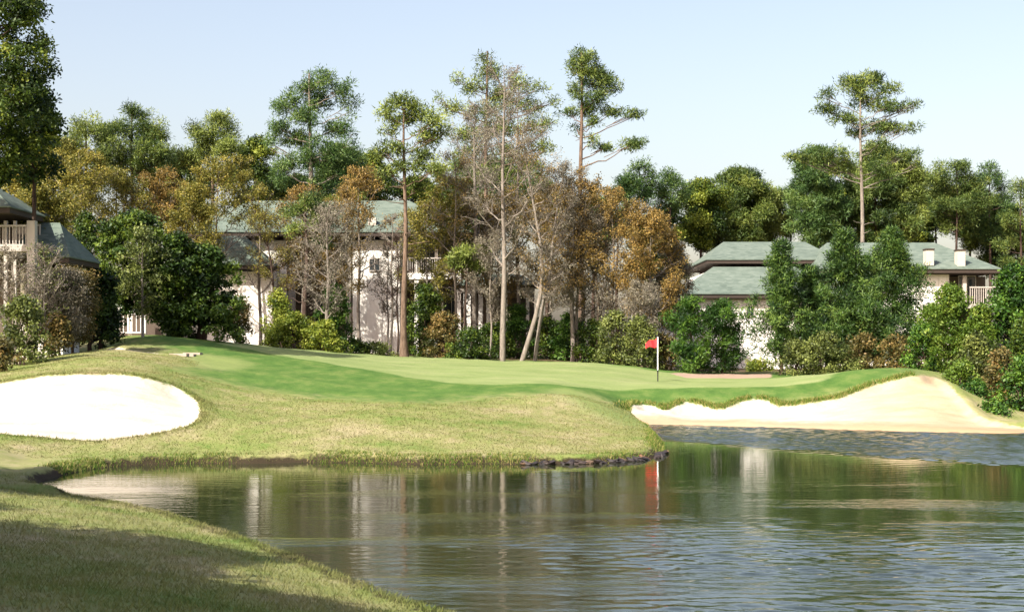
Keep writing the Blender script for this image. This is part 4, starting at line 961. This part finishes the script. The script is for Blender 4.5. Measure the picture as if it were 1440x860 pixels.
shade_tree(-12.6, 2.4, 11, 4.0, 3.2, 'oak whose shade covers the lower left corner')
shade_tree(-13.2, 8.6, 9.8, 3.8, 2.2, 'second oak on the left bank shading the slope')
shade_tree(-15.2, 23.0, 8.5, 2.9, 1.6, 'farther oak shading the left end of the pond')
shade_tree(-19.5, 19.0, 9.0, 3.2, 1.8, 'bushy oak next to the farther one on the left bank')

shade_tree(-18.0, 11.5, 10.0, 3.4, 2.2, 'bushy unseen oak added behind the first two to darken the slope')  # oaks from here on are out of view, added to block skylight
shade_tree(-17.5, -1.0, 12.0, 4.2, 2.5, 'large unseen oak added behind the camera on the left to block skylight')
shade_tree(-7.5, -6.5, 11.0, 4.0, 2.5, 'large unseen oak added straight behind the camera to block skylight')
shade_tree(3.0, -13.0, 11.0, 4.0, 2.5, 'unseen oak added behind the camera on the right to block skylight')
# ------------------------------------------------------------------ small things
# flagstick
fx, fy = at(925, 537, 65)[:2]; fz = g1(fx, fy)
fl = empty('flagstick', (fx, fy, fz), 'white flagstick with red flag standing on the putting green', 'flagstick')
topz = pz(474, 65)
def m_solid(name, c, r=.4):
    m, t, out = nodes(name); princ(t, out, c, r, .4); return m
T = Tubes(); T.add([(fx,fy,pz(520,65)),(fx,fy,(topz+pz(520,65))/2),(fx,fy,topz),(fx,fy,topz+.02)], [.029,.028,.027,.004], 10); T.build('pole', m_solid('white_gloss_paint', (.85,.85,.82)), fl)
T = Tubes(); T.add([(fx,fy,fz-.02),(fx,fy,fz+.2),(fx,fy,pz(520,65)-.002)], [.028,.028,.034], 10); T.build('pole_base', m_solid('black_rod', (.02,.02,.02)), fl)
u = np.linspace(0, 1, 15); v = np.linspace(0, 1, 8); U, Vv = np.meshgrid(u, v)
X = fx-.02-U*.54; Y = fy+.10*np.sin(U*8+Vv*1.2)*U; Z = topz-.02-Vv*(.40-.16*U)-U*.24-.05*np.sin(U*7)
FV = np.stack([X.ravel(), Y.ravel(), Z.ravel()], 1); FB = FV+np.array([0, .012, 0])
i = (np.arange(7)[:, None]*15+np.arange(14)[None]).ravel(); fq = np.stack([i, i+1, i+16, i+15], 1)
make_mesh('flag', np.concatenate([FV, FB]), np.concatenate([fq, fq[:, ::-1]+len(FV)]), m_solid('red_nylon', (.72,.03,.035), .6), fl, smooth=True)
# cup
# timber steps
sx = empty('timber_steps', tuple(at(248, 504, 59.5)), 'pale weathered timber steps set in the mound above the left bunker', 'steps')
M_TIM = plain('weathered_timber', (.40,.32,.26), .85, sc=6)
M_RISE = plain('dark_timber_riser', (.12,.07,.05), .85)
for k, (a, b_, y_) in enumerate([(238,262,505),(248,272,501.2),(257,281,497.6)]):
    Dk = 59.0+k*1.0; zt_ = max(pz(y_, Dk), g1(px2((a+b_)/2,Dk), Dk)+.07)
    MB().box(px2(a,Dk), px2(b_,Dk), Dk, Dk+.55, zt_-.12, zt_).build('tread', M_TIM, sx)
    MB().box(px2(a,Dk)+.02, px2(b_,Dk)-.02, Dk+.03, Dk+.5, zt_-.7, zt_-.122).build('riser', M_RISE, sx)
# shore rocks along the tip of the peninsula
def rock(name='shore_rock'):
    import bmesh
    bm = bmesh.new(); bmesh.ops.create_icosphere(bm, subdivisions=2, radius=1)
    for v_ in bm.verts:
        c = v_.co; k = 1+.28*math.sin(c.x*3.1+c.y*2.2)+.2*math.sin(c.z*4.7+c.x*5); v_.co = Vector((c.x*k, c.y*k*.8, c.z*k*.65))
    me = bpy.data.meshes.new(name); bm.to_mesh(me); bm.free(); return me
def rock_mat():
    m, t, out = nodes('wet_dark_rock'); oi = t.nodes.new('ShaderNodeObjectInfo')
    n = noise(t, objco(t), 8, 4)
    c = ramp(t, oi.outputs['Random'], [(0, (.02,.016,.014)), (.72, (.045,.03,.022)), (.80, (.20,.09,.03)), (1, (.16,.12,.08))])
    princ(t, out, mixc(t, mth(t, 'MULTIPLY', n, .5), c, (.01,.01,.01)), .6, .4, bump=n, bs=.5); return m
rme = rock(); rme.materials.append(rock_mat())
fs = np.array([q for q in far_shore[11:17]]); pts, s = along(fs, 34, -.02, .03)
for p in pts[np.argsort(s)]:
    o = bpy.data.objects.new('shore_rock', rme); COL.objects.link(o); sc_ = random.uniform(.08, .17)
    o.location = (p[0], p[1], .02); o.scale = (sc_*1.5, sc_, sc_*.75); o.rotation_euler = (random.uniform(-.3, .3), random.uniform(-.3, .3), random.uniform(0, 6.28))
    tag(o, 'small dark rock in the row edging the tip of the grassy point', 'rock', 'dark rocks edging the grassy point')
